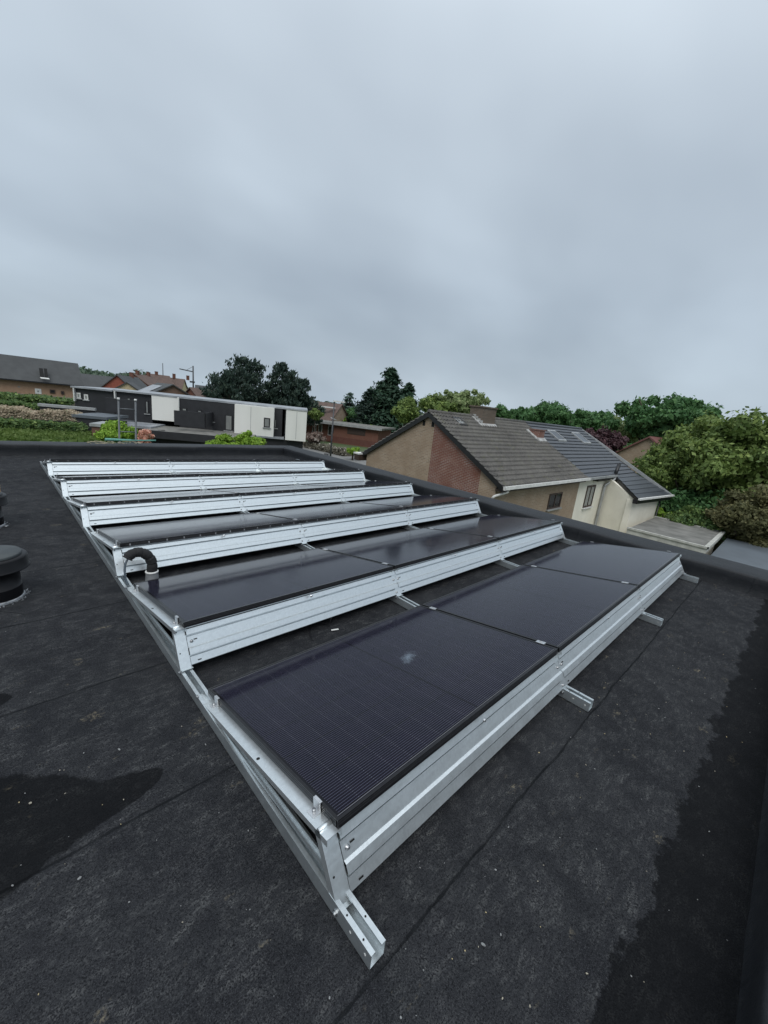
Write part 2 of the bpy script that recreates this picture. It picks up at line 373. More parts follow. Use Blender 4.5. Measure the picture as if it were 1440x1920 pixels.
m_tile_red = tiles_mat('red_tiles', (.16, .065, .055), (.12, .05, .045), (.2, .09, .08), .6)

def leafmat(name, dark, light, tip=None, scale=.9, gain=1.6):
    dark = tuple(c * gain for c in dark); light = tuple(c * gain for c in light); tip = tip and tuple(c * gain for c in tip)
    m, nt, b = newmat(name); P = objco(nt); setb(b, rough=.6, spec=.3)
    g = N(nt, 'ShaderNodeNewGeometry').outputs['Random Per Island']
    f = mth(nt, 'ADD', mth(nt, 'MULTIPLY', ramp_f(nt, noise(nt, P, scale, 3, .6), .32, .68), .6), mth(nt, 'MULTIPLY', g, .4))
    c = mixc(nt, f, dark, light)
    if tip: c = mixc(nt, mth(nt, 'MULTIPLY', ramp_f(nt, g, .80, .95), .7), c, tip)
    L(nt, c, b.inputs['Base Color'])
    tr = N(nt, 'ShaderNodeBsdfTranslucent'); L(nt, c, tr.inputs[0])
    mx = N(nt, 'ShaderNodeMixShader', ins={0: .25}); L(nt, b.outputs[0], mx.inputs[1]); L(nt, tr.outputs[0], mx.inputs[2])
    L(nt, mx.outputs[0], nt.nodes['Material Output'].inputs[0])
    return m
m_pine = leafmat('pine_needles', (.012, .024, .020), (.028, .046, .034), (.045, .065, .045), gain=1.6)
m_spruce = leafmat('spruce_needles', (.014, .034, .022), (.034, .066, .040), (.055, .095, .05))
m_oak = leafmat('deep_green_leaves', (.028, .072, .025), (.058, .125, .045), (.09, .17, .06))
m_lime = leafmat('yellow_green_leaves', (.050, .082, .022), (.115, .160, .042), (.20, .25, .075), .6)
m_wil = leafmat('pale_willow_leaves', (.085, .12, .045), (.16, .205, .09), (.25, .28, .14), .6)
m_purp = leafmat('purple_leaves', (.030, .016, .020), (.060, .030, .034), (.09, .045, .05))
m_brown = leafmat('bronze_leaves', (.050, .055, .024), (.10, .095, .042), (.14, .13, .06), 1.2)
m_shrub = leafmat('bright_shrub_leaves', (.085, .16, .018), (.17, .27, .035), (.26, .36, .06), 1.5)
m_hedge = leafmat('hedge_leaves', (.024, .052, .018), (.075, .12, .032), (.15, .20, .06), 1.5)
m_cedar = leafmat('blue_green_needles', (.035, .062, .050), (.065, .10, .078), (.09, .13, .10))
m_bloss = leafmat('cream_blossom', (.26, .21, .14), (.50, .42, .32), (.08, .12, .04), 1.5, gain=1.1)
m_pink = leafmat('pink_blossom', (.30, .13, .09), (.55, .33, .26), (.62, .56, .45), 2.5)
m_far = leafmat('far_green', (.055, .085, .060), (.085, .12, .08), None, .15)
m_grassg = simple('meadow', (.055, .085, .030), (.08, .105, .04), .05, .95)
m_grass = simple('lawn', (.10, .19, .030), (.065, .13, .022), .8, .9, detail=7)
m_road = simple('asphalt_road', (.19, .19, .185), (.15, .15, .148), .7, .85, detail=7)

# ------------------------------------------------------------------ ground
g = MB().quad((-2500, -2500, -6), (2500, -2500, -6), (2500, 2500, -6), (-2500, 2500, -6)).build('ground', m_grassg, recalc=False); tag(g, kind='structure')
a = atz(560, 826, -6); b = atz(664, 851, -6); dr = (b - a).normalized(); nrm = Vector((-dr.y, dr.x, 0))
if nrm.dot(CAM - a) < 0: nrm = -nrm
p0 = a - dr * 60; p1 = b + dr * 12
rd = MB(); rd.quad(p0, p1, p1 + nrm * 16, p0 + nrm * 16); o = rd.build('road', m_road); o.location.z = .008; tag(o, kind='structure')
for vtx in o.data.vertices: vtx.co.z = -6
kb = MB(); kb.prism([(p0.x, p0.y, -6), (p1.x, p1.y, -6), (p1.x - nrm.x * .3, p1.y - nrm.y * .3, -6), (p0.x - nrm.x * .3, p0.y - nrm.y * .3, -6)], (0, 0, .14)); tag(kb.build('kerb', simple('kerb_stone', (.25, .25, .24), (.18, .18, .17), 3, .9)), kind='structure')
la = MB(); la.box(-14, 5.2, 30, 43.5, -6.4, -2.47); tag(la.build('lawn', m_grass), kind='structure')

# ------------------------------------------------------------------ our own building: roof, parapet, walls
own = empty('flat_roof_building', (0, 0, -6), label='flat roofed building covered in black bitumen felt that carries the solar array', cat='building')
def own_build(mb, name, mat, **k):
    o = mb.build(name, mat, own, **k); o.location = (0, 0, 6); return o
nx, ny = 90, 120; xs = np.linspace(-9.0, 5.62, nx); ys = np.linspace(-1.1, 9.9, ny)
vs = []; 
for y in ys:
    for x in xs:
        d = min(abs(((y + .26 + 9.3) % .93)), abs(.93 - ((y + .26 + 9.3) % .93)))
        vs.append((x, y, .0015 * math.sin(x * 2.1 + y) + .001 * math.sin(y * 5.3 + x * 1.7) - .0025))
fs = [(j * nx + i, j * nx + i + 1, (j + 1) * nx + i + 1, (j + 1) * nx + i) for j in range(ny - 1) for i in range(nx - 1)]
mb = MB(); mb.add(vs, fs, 0, True); own_build(mb, 'roof_membrane', m_roof, recalc=False)
# parapet ring (inner line -> outer line) with a soft rounded profile
prof = [(-.012, -.01), (.000, .02), (.008, .06), (.012, .12), (.014, .180), (.022, .195), (.040, .202), (.20, .206), (.42, .204), (.585, .200), (.605, .192), (.61, .12), (.612, -.3)]
def par_ring():
    inner = [(-9.0, -1.04), (5.47, -1.04), (5.47, 9.72), (-9.0, 9.72), ]   # closed loop
    dirs = [(-1, -1), (1, -1), (1, 1), (-1, 1)]
    mbp = MB(); n = len(prof)
    for e in range(4):
        A = inner[e]; B = inner[(e + 1) % 4]; dA = dirs[e]; dB = dirs[(e + 1) % 4]
        Lg = math.hypot(B[0] - A[0], B[1] - A[1]); seg = int(Lg / .12); vs = []
        for i in range(seg + 1):
            t = i / seg; wv = .006 * math.sin(t * Lg * 3.1 + e) + .004 * math.sin(t * Lg * 7.7 + 2 * e)
            if i in (0, seg): wv = 0
            js = (t * Lg) % 1.0; lap = .0035 if js < .08 else 0
            for k, (o_, z) in enumerate(prof):
                ox = o_ + (wv if 1 < k < 7 else 0) * .8 - (lap if k < 8 else 0)
                px_ = A[0] + (B[0] - A[0]) * t + (dA[0] * (1 - t) + dB[0] * t) * ox
                py_ = A[1] + (B[1] - A[1]) * t + (dA[1] * (1 - t) + dB[1] * t) * ox
                if dA[0] == dB[0]: px_ = A[0] + dA[0] * ox
                if dA[1] == dB[1]: py_ = A[1] + dA[1] * ox
                vs.append((px_, py_, z + (wv * .8 + lap if 2 < k < 9 else 0)))
        mbp.add(vs, [(i * n + k, i * n + k + 1, (i + 1) * n + k + 1, (i + 1) * n + k) for i in range(seg) for k in range(n - 1)], 0, True)
    return mbp
own_build(par_ring(), 'parapet', m_para)
mb = MB()
for (x0, x1, y0, y1) in ((6.05, 6.075, -1.6, 10.3),): mb.box(x0, x1, y0, y1, .10, .17)
own_build(mb, 'edge_trim', simple('dark_edge_trim', (.03, .033, .036), rough=.5))
mb = MB(); mb.box(-9.58, 6.04, -1.61, 10.3, -6, -.28); own_build(mb, 'wall', m_brownw, uv=True)

# ------------------------------------------------------------------ the solar array
Hh, TILT, PITCH, PW, PD, STEP = .30, R(10.183), 1.4808, 1.722, 1.134, 1.742
Q = [(.0113, -.0031, -.0169, .0052), (-.0100, -.0007, .0106, -.0001), (.0113, -.0094, .0138, 0.0), (.0390, -.0030, -.0050, -.0028), (.0255, -.0047, -.0088, -.0055), (.0405, -.0048, -.0120, -.0095)]
def rowM(k):
    dy, rz, dz, sx = Q[k]
    return Matrix.Translation((0, k * PITCH + dy, Hh + dz)) @ Matrix.Rotation(rz, 4, 'Z') @ Matrix.Rotation(-sx, 4, 'Y')
ORD = ['nearest', 'second', 'third', 'fourth', 'fifth', 'farthest']; COLN = ['left', 'middle', 'right']
# solar panel prototype: origin at its upper left corner on the high edge; +Y runs down the slope
def panel_proto():
    root = empty('solar_panel')
    TH = .032; fw = .011
    f = MB()
    # frame profile drawn with fine grooves on its outer faces
    def rail(M_, ln):
        p = [(0, 0), (0, -.006), (.0012, -.0075), (0, -.009), (0, -.0155), (.0012, -.017), (0, -.0185), (0, -TH), (.028, -TH), (.028, -TH + .002), (.002, -TH + .002), (.002, -.004), (fw, -.004), (fw, 0)]
        vs = [M_ @ Vector((x, a, b_)) for x in (0, ln) for a, b_ in p]; n = len(p)
        f.add(vs, [(i, (i + 1) % n, n + (i + 1) % n, n + i) for i in range(n)] + [tuple(range(n)), tuple(range(n, 2 * n))])
    rail(Matrix.Identity(4), PW)
    rail(Matrix.Translation((PW, PD, 0)) @ Matrix.Rotation(math.pi, 4, 'Z'), PW)
    rail(Matrix.Translation((PW - .0004, fw, 0)) @ Matrix.Rotation(math.pi / 2, 4, 'Z'), PD - 2 * fw)
    rail(Matrix.Translation((.0004, PD - fw, 0)) @ Matrix.Rotation(-math.pi / 2, 4, 'Z'), PD - 2 * fw)
    f.build('frame', m_frame, root, recalc=True)
    MB().quad((fw - .001, fw - .001, -.0015), (PW - fw + .001, fw - .001, -.0015), (PW - fw + .001, PD - fw + .001, -.0015), (fw - .001, PD - fw + .001, -.0015)).build('glass', m_pv, root, recalc=False)
    MB().box(fw, PW - fw, fw, PD - fw, -.0065, -.0040).build('backsheet', m_back, root)
    b_ = MB(); b_.lathe([(0, .007), (.008, .007), (.008, 0), (.011, 0)], (0, 0, 0), 10)
    bo = b_.build('bolt', m_alu, root); bo.location = (.86, -.0165, -.050); bo.rotation_euler = (R(90), 0, 0)
    return root
P0 = panel_proto()
for k in range(6):
    for j in range(3):
        c = P0 if (k, j) == (0, 0) else link_copy(P0)
        c.matrix_world = rowM(k) @ Matrix.Translation((j * STEP + .0005, 0, 0)) @ Matrix.Rotation(-TILT, 4, 'X')
        lab = '%s all black solar panel of the %s row from the camera' % (COLN[j], ORD[k])
        if k == 0: lab = '%s all black solar panel of the nearest row' % COLN[j]
        if (k, j) == (0, 0): lab = 'black solar panel nearest the camera with a pale blue smudge on its glass'
        if k >= 2:
            st_ = MB().box(.04, PW - .04, -.0020, -.0004, -.030, -.012).build('reflection_strip', m_strip, c)
        tag(c, lab, 'solar panel', 'black solar panels of the rooftop array')
# pale smudge on the nearest panel
def pan(u, v):   # pixel to the plane of the nearest panel
    Mx = (rowM(0) @ Matrix.Rotation(-TILT, 4, 'X')); n = Mx.to_3x3() @ Vector((0, 0, 1)); o_ = Mx.translation
    r = ray(u, v); return Mx.inverted() @ (CAM + r * ((o_ - CAM).dot(n) / r.dot(n)))
def smear_mat():
    m, nt, b = newmat('dried_smear'); P = objco(nt); setb(b, (.22, .27, .33), .5)
    ln = N(nt, 'ShaderNodeVectorMath', operation='LENGTH'); L(nt, mapped(nt, P, (10.5, 21, 1)), ln.inputs[0])
    a_ = ramp_f(nt, mth(nt, 'ADD', ln.outputs['Value'], mth(nt, 'MULTIPLY', noise(nt, P, 26, 7, .8, .6), 2.6)), 2.25, 1.35)
    L(nt, mth(nt, 'MULTIPLY', a_, .5), b.inputs['Alpha']); return m
c = pan(765, 1233)
sm = MB().quad((-.13, -.07, 0), (.13, -.07, 0), (.13, .07, 0), (-.13, .07, 0)).build('bird_dropping', smear_mat(), recalc=False)
sm.matrix_world = rowM(0) @ Matrix.Rotation(-TILT, 4, 'X') @ Matrix.Translation((c.x, c.y, .0012)); sm.parent = P0
sm.matrix_parent_inverse = P0.matrix_world.inverted() if False else Matrix.Identity(4)
sm.matrix_basis = Matrix.Translation((c.x, c.y, .0006)) @ Matrix.Rotation(.35, 4, 'Z')

# wind deflector: ribbed sheet leaning under the high edge. profile s (down the sheet) and out (towards viewer)
TOPp = Vector((.028, -.034)); BOTp = Vector((-.088, -.236))
dv = (BOTp - TOPp); DL = dv.length; dv.normalize(); nv = Vector((-abs(dv.y), abs(dv.x))) if True else None
nv = Vector((dv.y, -dv.x)); 
if nv.x > 0: nv = -nv
def dprof(s, o_): p = TOPp + dv * (s * DL) + nv * o_; return (p.x, p.y)
RIB = .0115
dp = [dprof(-.03, -.012), dprof(0, 0), dprof(.085, 0), dprof(.115, RIB), dprof(.250, RIB), dprof(.254, -.034), dprof(.296, -.034), dprof(.300, 0), dprof(.560, 0), dprof(.598, RIB * .9), dprof(.745, RIB * .9), dprof(.749, -.034), dprof(.791, -.034), dprof(.795, 0), dprof(.985, 0), dprof(1.0, -.008)]
def deflector_proto():
    root = empty('wind_deflector')
    s = MB(); th = .0015
    back = [(a + .0012, b_ - .0006) for a, b_ in dp]
    s.strip(dp, .012, STEP + .006); s.strip(back, .012, STEP + .006)
    for x in (.012, STEP + .006):
        n = len(dp); s.add([(x, *p) for p in dp] + [(x, *p) for p in back], [(i, i + 1, n + i + 1, n + i) for i in range(n - 1)])
    s.build('sheet', m_galv, root, recalc=False)
    A = math.atan2(-nv.x, nv.y)      # tilt of the outward normal away from +Z toward -Y
    def stud(name, mb, x, s_, out=0.001, mat=m_bolt):
        o = mb.build(name, mat, root); p = dprof(s_, out); o.location = (x, p[0], p[1]); o.rotation_euler = (A, 0, 0); return o
    for x in (.035, STEP - .022):
        for s_ in (.43, .90):
            if s_ == .90 and x < .1: continue
            h = MB(); h.lathe([(0, .009), (.0055, .009), (.006, .002), (.0095, .0018), (.0095, 0)], seg=12); stud('bolt', h, x, s_)
    for x, s_ in ((.058, .40), (.060, .92)):
        h = MB(); p = dprof(s_, .0022); h.prism([Vector((x + a, p[0], p[1])) + Vector((0, dv.x, dv.y)) * b_ for a, b_ in ((-.010, .003), (.010, .003), (.010, -.003), (-.010, -.003))], Vector((0, nv.x, nv.y)) * .0006)
        h.build('slot', m_hole, root)
    return root
D0 = deflector_proto()
for k in range(6):
    for j in range(3):
        c = D0 if (k, j) == (0, 0) else link_copy(D0)
        c.matrix_world = rowM(k) @ Matrix.Translation((j * STEP, 0, 0))
        lab = 'ribbed galvanised deflector sheet under the %s panel of the %s row' % (COLN[j], ORD[k])
        tag(c, lab, 'wind deflector', 'galvanised wind deflectors behind the panel rows')

# base rails on the roof, one under each line of frames
XJ = [-.020, STEP - .001, 2 * STEP - .001, 3 * STEP + .018]
def chan(hw=.030, h=.058, lip=.017, t=.0022, drop=.007):
    return [(-hw, 0), (-hw, h), (-hw + lip, h), (-hw + lip, h - drop), (-hw + lip - t, h - drop), (-hw + lip - t, h - t), (-hw + t, h - t), (-hw + t, t),
            (hw - t, t), (hw - t, h - t), (hw - lip + t, h - t), (hw - lip + t, h - drop), (hw - lip, h - drop), (hw - lip, h), (hw, h), (hw, 0)]
def rail_mesh(y0, y1):
    m_ = MB(); p = chan(); n = len(p)
    m_.add([(a, y, b_ + .003) for y in (y0, y1) for a, b_ in p], [(i, (i + 1) % n, n + (i + 1) % n, n + i) for i in range(n)])
    L_, R_ = list(range(0, 8)), list(range(8, 16))
    for off in (0, n):   # end caps of the thin section
        for (a_, b_, c_, d_) in ((0, 7, 8, 15), (0, 1, 6, 7), (1, 2, 5, 6), (2, 3, 4, 5), (8, 9, 14, 15), (9, 10, 13, 14), (10, 11, 12, 13)):
            m_.f.append([off + a_, off + b_, off + c_, off + d_]); m_.m.append(0); m_.sm.append(False)
    return m_
RL = ['left end of the array, nearest the camera', 'joint between the left and middle panels', 'joint between the middle and right panels', 'right end of the array beside the parapet']
R0 = None
for j in range(4):
    if R0 is None:
        R0 = empty('base_rail'); rail_mesh(-.245, 5 * PITCH + 1.22).build('channel', m_galv2, R0)
        for (x, y) in ((-.0215, -.20), (.0215, -.16), (-.0215, -.12), (.0215, -.06)):
            hs = MB(); hs.tube([(x, y, .0612), (x, y, .0616)], .0035, 8); hs.build('punched_hole', m_hole, R0)
        for y in (-.22, -.15):
            hs = MB(); hs.tube([(-.0300, y, .035), (-.0305, y, .035)], .0045, 8); hs.build('side_hole_light', m_whitep, R0)  # white discs paint the daylight seen through the side holes
        c = R0
    else: c = link_copy(R0)
    c.location = (XJ[j], 0, 0)
    tag(c, 'galvanised base rail under the ' + RL[j], 'rail', 'galvanised base rails under the array')

# triangular supports
def fp(y, z, drop): # point under the panel: local row coordinates
    return Vector((0, y * math.cos(TILT) + drop * math.sin(-TILT), -y * math.sin(TILT) - drop * math.cos(TILT)))
def support_proto():
    root = empty('support_frame')
    # sloping top channel (open side facing left/down) lying on the tilt
    s = MB(); hw = .030
    Mt = Matrix.Rotation(-TILT, 4, 'X') @ Matrix.Translation((0, .0, -.0335))
    top = [(-hw, -.024), (-hw, 0), (hw, 0), (hw, -.024), (hw - .002, -.024), (hw - .002, -.002), (-hw + .002, -.002), (-hw + .002, -.024)]
    def ext(mbx, p, y0, y1, Mx):
        n = len(p); mbx.add([Mx @ Vector((a, y, b_)) for y in (y0, y1) for a, b_ in p], [(i, (i + 1) % n, n + (i + 1) % n, n + i) for i in range(n)])
        for off in (0, n):
            for q in ((0, 1, 6, 7), (1, 2, 5, 6), (2, 3, 4, 5)): mbx.f.append([off + i for i in q]); mbx.m.append(0); mbx.sm.append(False)
    ext(s, top, -.005, 1.17, Mt)
    s.build('top_channel', m_galv, root)
    hl = MB()
    hl.tube([Mt @ Vector((-.014, .50, .0004)), Mt @ Vector((-.014, .50, .0010))], .0075, 12)
    hl.build('punched_hole', m_hole, root)
    # post behind the deflector, its flanges beside the sheet
    p = MB(); tw = math.atan2(-dv.x, -dv.y)
    TOP3 = Vector((0, TOPp.x + .004, TOPp.y - .002)); BOT3 = Vector((0, BOTp.x - .006, BOTp.y - .008))
    ax = (BOT3 - TOP3); ln = ax.length; ax.normalize(); nn_ = Vector((0, nv.x, nv.y)); xx = Vector((1, 0, 0))
    Mp = Matrix((xx, ax, nn_)).transposed().to_4x4(); Mp.translation = TOP3
    post = [(-hw, -.030), (-hw, 0), (hw, 0), (hw, -.030), (hw - .002, -.030), (hw - .002, -.002), (-hw + .002, -.002), (-hw + .002, -.030)]
    ext(p, post, 0, ln, Mp); p.build('post', m_galv, root)
    # knuckle at the top, foot plate
    kn = MB(); kn.tube([TOP3 + Vector((-hw, .004, -.004)), TOP3 + Vector((hw, .004, -.004))], .0095, 14); kn.build('top_knuckle', m_galv, root)
    ft = MB(); ft.box(-.027, .036, BOT3.y - .012, BOT3.y + .03, BOT3.z - .0005, BOT3.z + .002); ft.build('foot_plate', m_galv2, root)
    # diagonal brace: flat strut from low end of the channel to the middle of the post
    br = MB(); A_ = fp(1.02, 0, .062); B_ = TOP3.lerp(BOT3, .64) + Vector((0, .012, 0)); d_ = (B_ - A_); l_ = d_.length; d_.normalize()
    up = xx.cross(d_).normalized(); Mb = Matrix((xx, d_, up)).transposed().to_4x4(); Mb.translation = A_
    bp_ = [(-.022, -.010), (-.022, .007), (-.002, .007), (-.002, -.010), (-.004, -.010), (-.004, .005), (-.020, .005), (-.020, -.010)]
    ext(br, bp_, 0, l_, Mb); br.build('diagonal_brace', m_galv2, root)
    # foot of the low end onto the rail
    lf = MB(); E_ = fp(1.165, 0, .0335); lf.prism([(-hw, E_.y, E_.z), (-hw, E_.y - .09, E_.z + .016), (-hw, E_.y - .10, -.235), (-hw, E_.y + .03, -.235)], (.002, 0, 0)); lf.build('low_bracket', m_galv2, root); lf = MB(); lf.prism([(hw - .002, E_.y, E_.z), (hw - .002, E_.y - .09, E_.z + .016), (hw - .002, E_.y - .10, -.235), (hw - .002, E_.y + .03, -.235)], (.002, 0, 0)); lf.build('low_bracket', m_galv2, root)
    for (x, y, z) in ((-hw - .001, BOT3.y + .006, BOT3.z - .013), (-hw - .001, E_.y - .03, -.222)):
        b_ = MB(); b_.lathe([(0, .010), (.007, .010), (.0072, .003), (.011, .0028), (.011, 0)], seg=8, smooth=False); o = b_.build('bolt', m_bolt, root); o.location = (x, y, z); o.rotation_euler = (0, R(-90), 0)
    for t_ in (.12, .62):
        b_ = MB(); q = TOP3.lerp(BOT3, t_) + nn_ * .0008; b_.tube([q + xx * -.016, q + xx * -.016 + nn_ * .0006], .004, 8); b_.build('post_hole', m_hole, root)
    return root
S0 = support_proto()
SIDE = ['left end', 'left joint', 'right joint', 'right end']
for k in range(6):
    for j in range(4):
        c = S0 if (k, j) == (0, 0) else link_copy(S0)
        c.matrix_world = rowM(k) @ Matrix.Translation((XJ[j], 0, 0))
        tag(c, 'triangular galvanised support at the %s of the %s panel row' % (SIDE[j], ORD[k]), 'support frame', 'triangular supports that tilt the panels')
# clamps: end clamps left and right, mid clamps over the joints
def end_clamp():
    r_ = empty('end_clamp'); m_ = MB()
    m_.box(-.034, 0, -.020, .020, -.034, -.030); m_.box(-.0055, -.0005, -.020, .020, -.034, .007); m_.box(-.0005, .007, -.020, .020, .003, .007)
    m_.build('bracket', m_alu, r_, bevel=.0008)
    b_ = MB(); b_.lathe([(0, .010), (.0065, .010), (.0065, 0)], (-.017, 0, -.030), 10); b_.build('bolt', m_bolt, r_); return r_
def mid_clamp():
    r_ = empty('mid_clamp'); m_ = MB(); m_.box(-.017, .017, -.028, .028, .0006, .0042); m_.box(-.006, .006, -.028, .028, -.03, .0007); m_.build('plate', m_alu, r_, bevel=.0008)
    b_ = MB(); b_.lathe([(0, .005), (.0065, .005), (.0065, 0)], (0, 0, .0042), 10); b_.build('bolt', m_bolt, r_); return r_
EC, MC = end_clamp(), mid_clamp(); ue = um = False
for k in range(6):
    for j in range(4):
        for e, y in enumerate((.115, 1.01)):
            if j in (0, 3): c = EC if not ue else link_copy(EC); ue = True
            else: c = MC if not um else link_copy(MC); um = True
            x = -.0005 if j == 0 else (3 * STEP - .0185 if j == 3 else j * STEP - .0095)
            Mx = rowM(k) @ Matrix.Rotation(-TILT, 4, 'X') @ Matrix.Translation((x, y, 0))
            if j == 3: Mx = Mx @ Matrix.Rotation(math.pi, 4, 'Z')
            c.matrix_world = Mx
            tag(c, 'small aluminium clamp at the %s edge of the %s row, %s' % (('high', 'low')[e], ORD[k], SIDE[j]), 'clamp', 'aluminium clamps holding the panels')

# ------------------------------------------------------------------ pipe with insulated hose
hp = empty('cable_duct', (.175, 2.76, 0), label='grey roof pipe topped by a bent black foam covered hose behind the second row', cat='pipe')
m_pipe = simple('grey_pipe', (.20, .21, .22), (.13, .135, .14), 20, .45)
p = MB(); p.lathe([(.056, 0), (.056, .02), (.050, .03), (.046, .10), (.044, .105), (.0, .105)]); p.build('pipe', m_pipe, hp)
p = MB(); p.lathe([(.0, .112), (.047, .112), (.050, .109), (.050, .101), (.046, .099)]); p.build('collar', m_whitep, hp)
pts = []; rad = []
c0 = Vector((0, 0, .10)); path = [(0, 0, .10), (.004, .0, .16), (-.002, .004, .205), (-.028, .008, .252), (-.068, .012, .282), (-.112, .014, .288), (-.150, .012, .272), (-.172, .006, .248)]
def cr(P, n=9):
    P = [Vector(p) for p in P]; out = []
    for i in range(len(P) - 1):
        a, b_, c, d = P[max(i - 1, 0)], P[i], P[i + 1], P[min(i + 2, len(P) - 1)]
        for t in np.linspace(0, 1, n, endpoint=False): out.append(.5 * ((2 * b_) + (c - a) * t + (2 * a - 5 * b_ + 4 * c - d) * t * t + (3 * b_ - a - 3 * c + d) * t ** 3))
    return out + [P[-1]]
hpts = cr(path, 10); rr = []
for i, _ in enumerate(hpts):
    s = (i % 13) / 13; rr.append(.040 * (1 - .12 * math.exp(-((s) * 9) ** 2) - .12 * math.exp(-((1 - s) * 9) ** 2)) + .001 * math.sin(i * 1.7))
rr[-1] = .028
p = MB(); p.tube(hpts, rr, 18); p.build('foam_hose', m_foam, hp)
p = MB(); p.tube(cr([(-.165, .004, .25), (-.188, -.01, .215), (-.200, -.03, .16), (-.200, -.05, .10), (-.190, -.07, .06)], 8), .0085, 10); p.build('cable', m_cable, hp)

# ------------------------------------------------------------------ roof vents
def vent_proto():
    r_ = empty('roof_vent')
    p = MB(); p.lathe([(.146, .02), (.143, .10), (.1425, .105), (.139, .106), (.137, .24), (.150, .262), (.150, .272)], seg=64); p.build('pipe', m_vent, r_)
    p = MB(); p.lathe([(.150, .243), (.194, .240), (.200, .244), (.197, .250), (.192, .255), (.190, .322), (.184, .333), (.165, .337), (.10, .338)], seg=64); p.build('cap', m_vent, r_)
    p = MB(); p.lathe([(.160, .334), (.161, .350), (.156, .356), (.0, .360)], seg=64); p.build('lid', m_venttop, r_)
    p = MB(); p.lathe([(.155, 0), (.154, .014), (.148, .026), (.144, .026)], seg=64)
    rnd = random.Random(4)
    for i in range(26):
        a_ = rnd.uniform(-2.2, .4); rd_ = rnd.uniform(.150, .178); c = Vector((rd_ * math.cos(a_), rd_ * math.sin(a_), rnd.uniform(.004, .010)))
        Mx = Matrix.Translation(c) @ Euler((rnd.uniform(-1, 1), rnd.uniform(-1, 1), a_ + rnd.uniform(-.6, .6))).to_matrix().to_4x4(); s_ = rnd.uniform(.004, .011)
        p.box(-s_, s_, -s_ * .6, s_ * .6, -.002, .002, 0, Mx)
    p.build('sealant_collar', m_foil, r_)
    p = MB(); n = 72; vs = [(0, 0, .006)]
    for rr_, zz in ((.16, .006), (.33, .0045), (.36, .0015), (.375, -.004)):
        vs += [(rr_ * (1 + .02 * math.sin(3 * t) + .012 * math.sin(7 * t + 1)) * math.cos(t), rr_ * (1 + .02 * math.sin(3 * t) + .012 * math.sin(7 * t + 1)) * math.sin(t), zz) for t in np.linspace(0, 2 * math.pi, n, endpoint=False)]
    fs = [(0, 1 + i, 1 + (i + 1) % n) for i in range(n)] + [(1 + r2 * n + i, 1 + (r2 + 1) * n + i, 1 + (r2 + 1) * n + (i + 1) % n, 1 + r2 * n + (i + 1) % n) for r2 in range(3) for i in range(n)]
    p.add(vs, fs, 0, True); p.build('felt_skirt', m_patch, r_)
    return r_
V0 = vent_proto(); V0.location = (-.765, 3.01, 0); tag(V0, 'squat black roof vent with flat grey lid, the nearer one at left edge', 'roof vent', 'black vent pipes on the roof')
V1 = link_copy(V0); V1.location = (-.800, 4.93, 0); V1.rotation_euler.z = 1.1; tag(V1, 'black round roof vent farther back at the left edge with a cardboard box on it', 'roof vent', 'black vent pipes on the roof')
bx = empty('cardboard_box', (-.78, 4.95, .3605), .35, 'small open cardboard box standing on the farther black roof vent', 'box')
p = MB(); 
for (x0, x1, y0, y1) in ((-.11, .11, -.07, -.066), (-.11, .11, .066, .07), (-.11, -.106, -.066, .066), (.106, .11, -.066, .066)): p.box(x0, x1, y0, y1, .0, .075)
p.box(-.106, .106, -.066, .066, 0, .004); p.build('box_body', m_card, bx)
p = MB(); p.quad((.11, -.07, .075), (.11, .07, .075), (.085, .07, .115), (.085, -.07, .115)); p.quad((-.11, -.07, .075), (.11, -.07, .075), (.10, -.12, .085), (-.10, -.12, .085)); p.build('flap', m_card, bx)

# ------------------------------------------------------------------ ladder + hose at the far parapet
lx = atz(222, 826, .2); la_ = at(222, 748, 11.55); lb_ = at(254, 750, 11.6)
ld = empty('ladder', (la_.x, la_.y, -6), label='aluminium ladder whose top rises above the far roof edge', cat='ladder')
top = la_.z + 6; wv_ = (lb_ - la_); wv_.z = 0; lean = Vector((0, .9, 0))
for q in (Vector((0, 0, 0)), wv_):
    p = MB(); p.tube([q + lean + Vector((0, 0, 0)), q + Vector((0, 0, top))], .022, 8); p.build('stile', m_lad, ld)
    p = MB(); p.tube([q + Vector((0, 0, top - .02)), q + Vector((0, 0, top + .03))], .030, 8); p.build('end_cap', m_whitep, ld)
nr = 25
for i in range(nr):
    z = top - .22 - i * .27
    if z < .15: break
    t = (top - z) / top; q = lean * t; p = MB(); p.tube([q + Vector((0, 0, z)), q + wv_ + Vector((0, 0, z))], .014, 8); p.build('rung', m_lad, ld)
p = MB(); A_, B_, C_ = atz(197, 824, .235), atz(250, 826, .222), atz(292, 826, .212)
p.tube(cr([A_, (A_ * .5 + B_ * .5) + Vector((0, 0, .0)), B_, C_], 6), [.034] * 6 + [.030] * 6 + [.020] * 7, 10)
tag(p.build('hose', m_teal), 'teal hose lying flattened along the top of the far parapet by the ladder', 'hose')
dl = MB(); rn = random.Random(5)
for i in range(42):
    c = atz(rn.uniform(165, 262), rn.uniform(827, 832), .205); s_ = rn.uniform(.008, .03)
    dl.box(-s_ * 2, s_ * 2, -s_, s_, 0, .004 + s_ * .2, 0, Matrix.Translation(c) @ Matrix.Rotation(rn.uniform(0, 3), 4, 'Z'))
tag(dl.build('sand_crumbs', simple('sand', (.33, .29, .20), (.2, .18, .13), 20, .9)), 'pale sandy crumbs left on the far parapet by the ladder', 'dirt', kind='stuff')

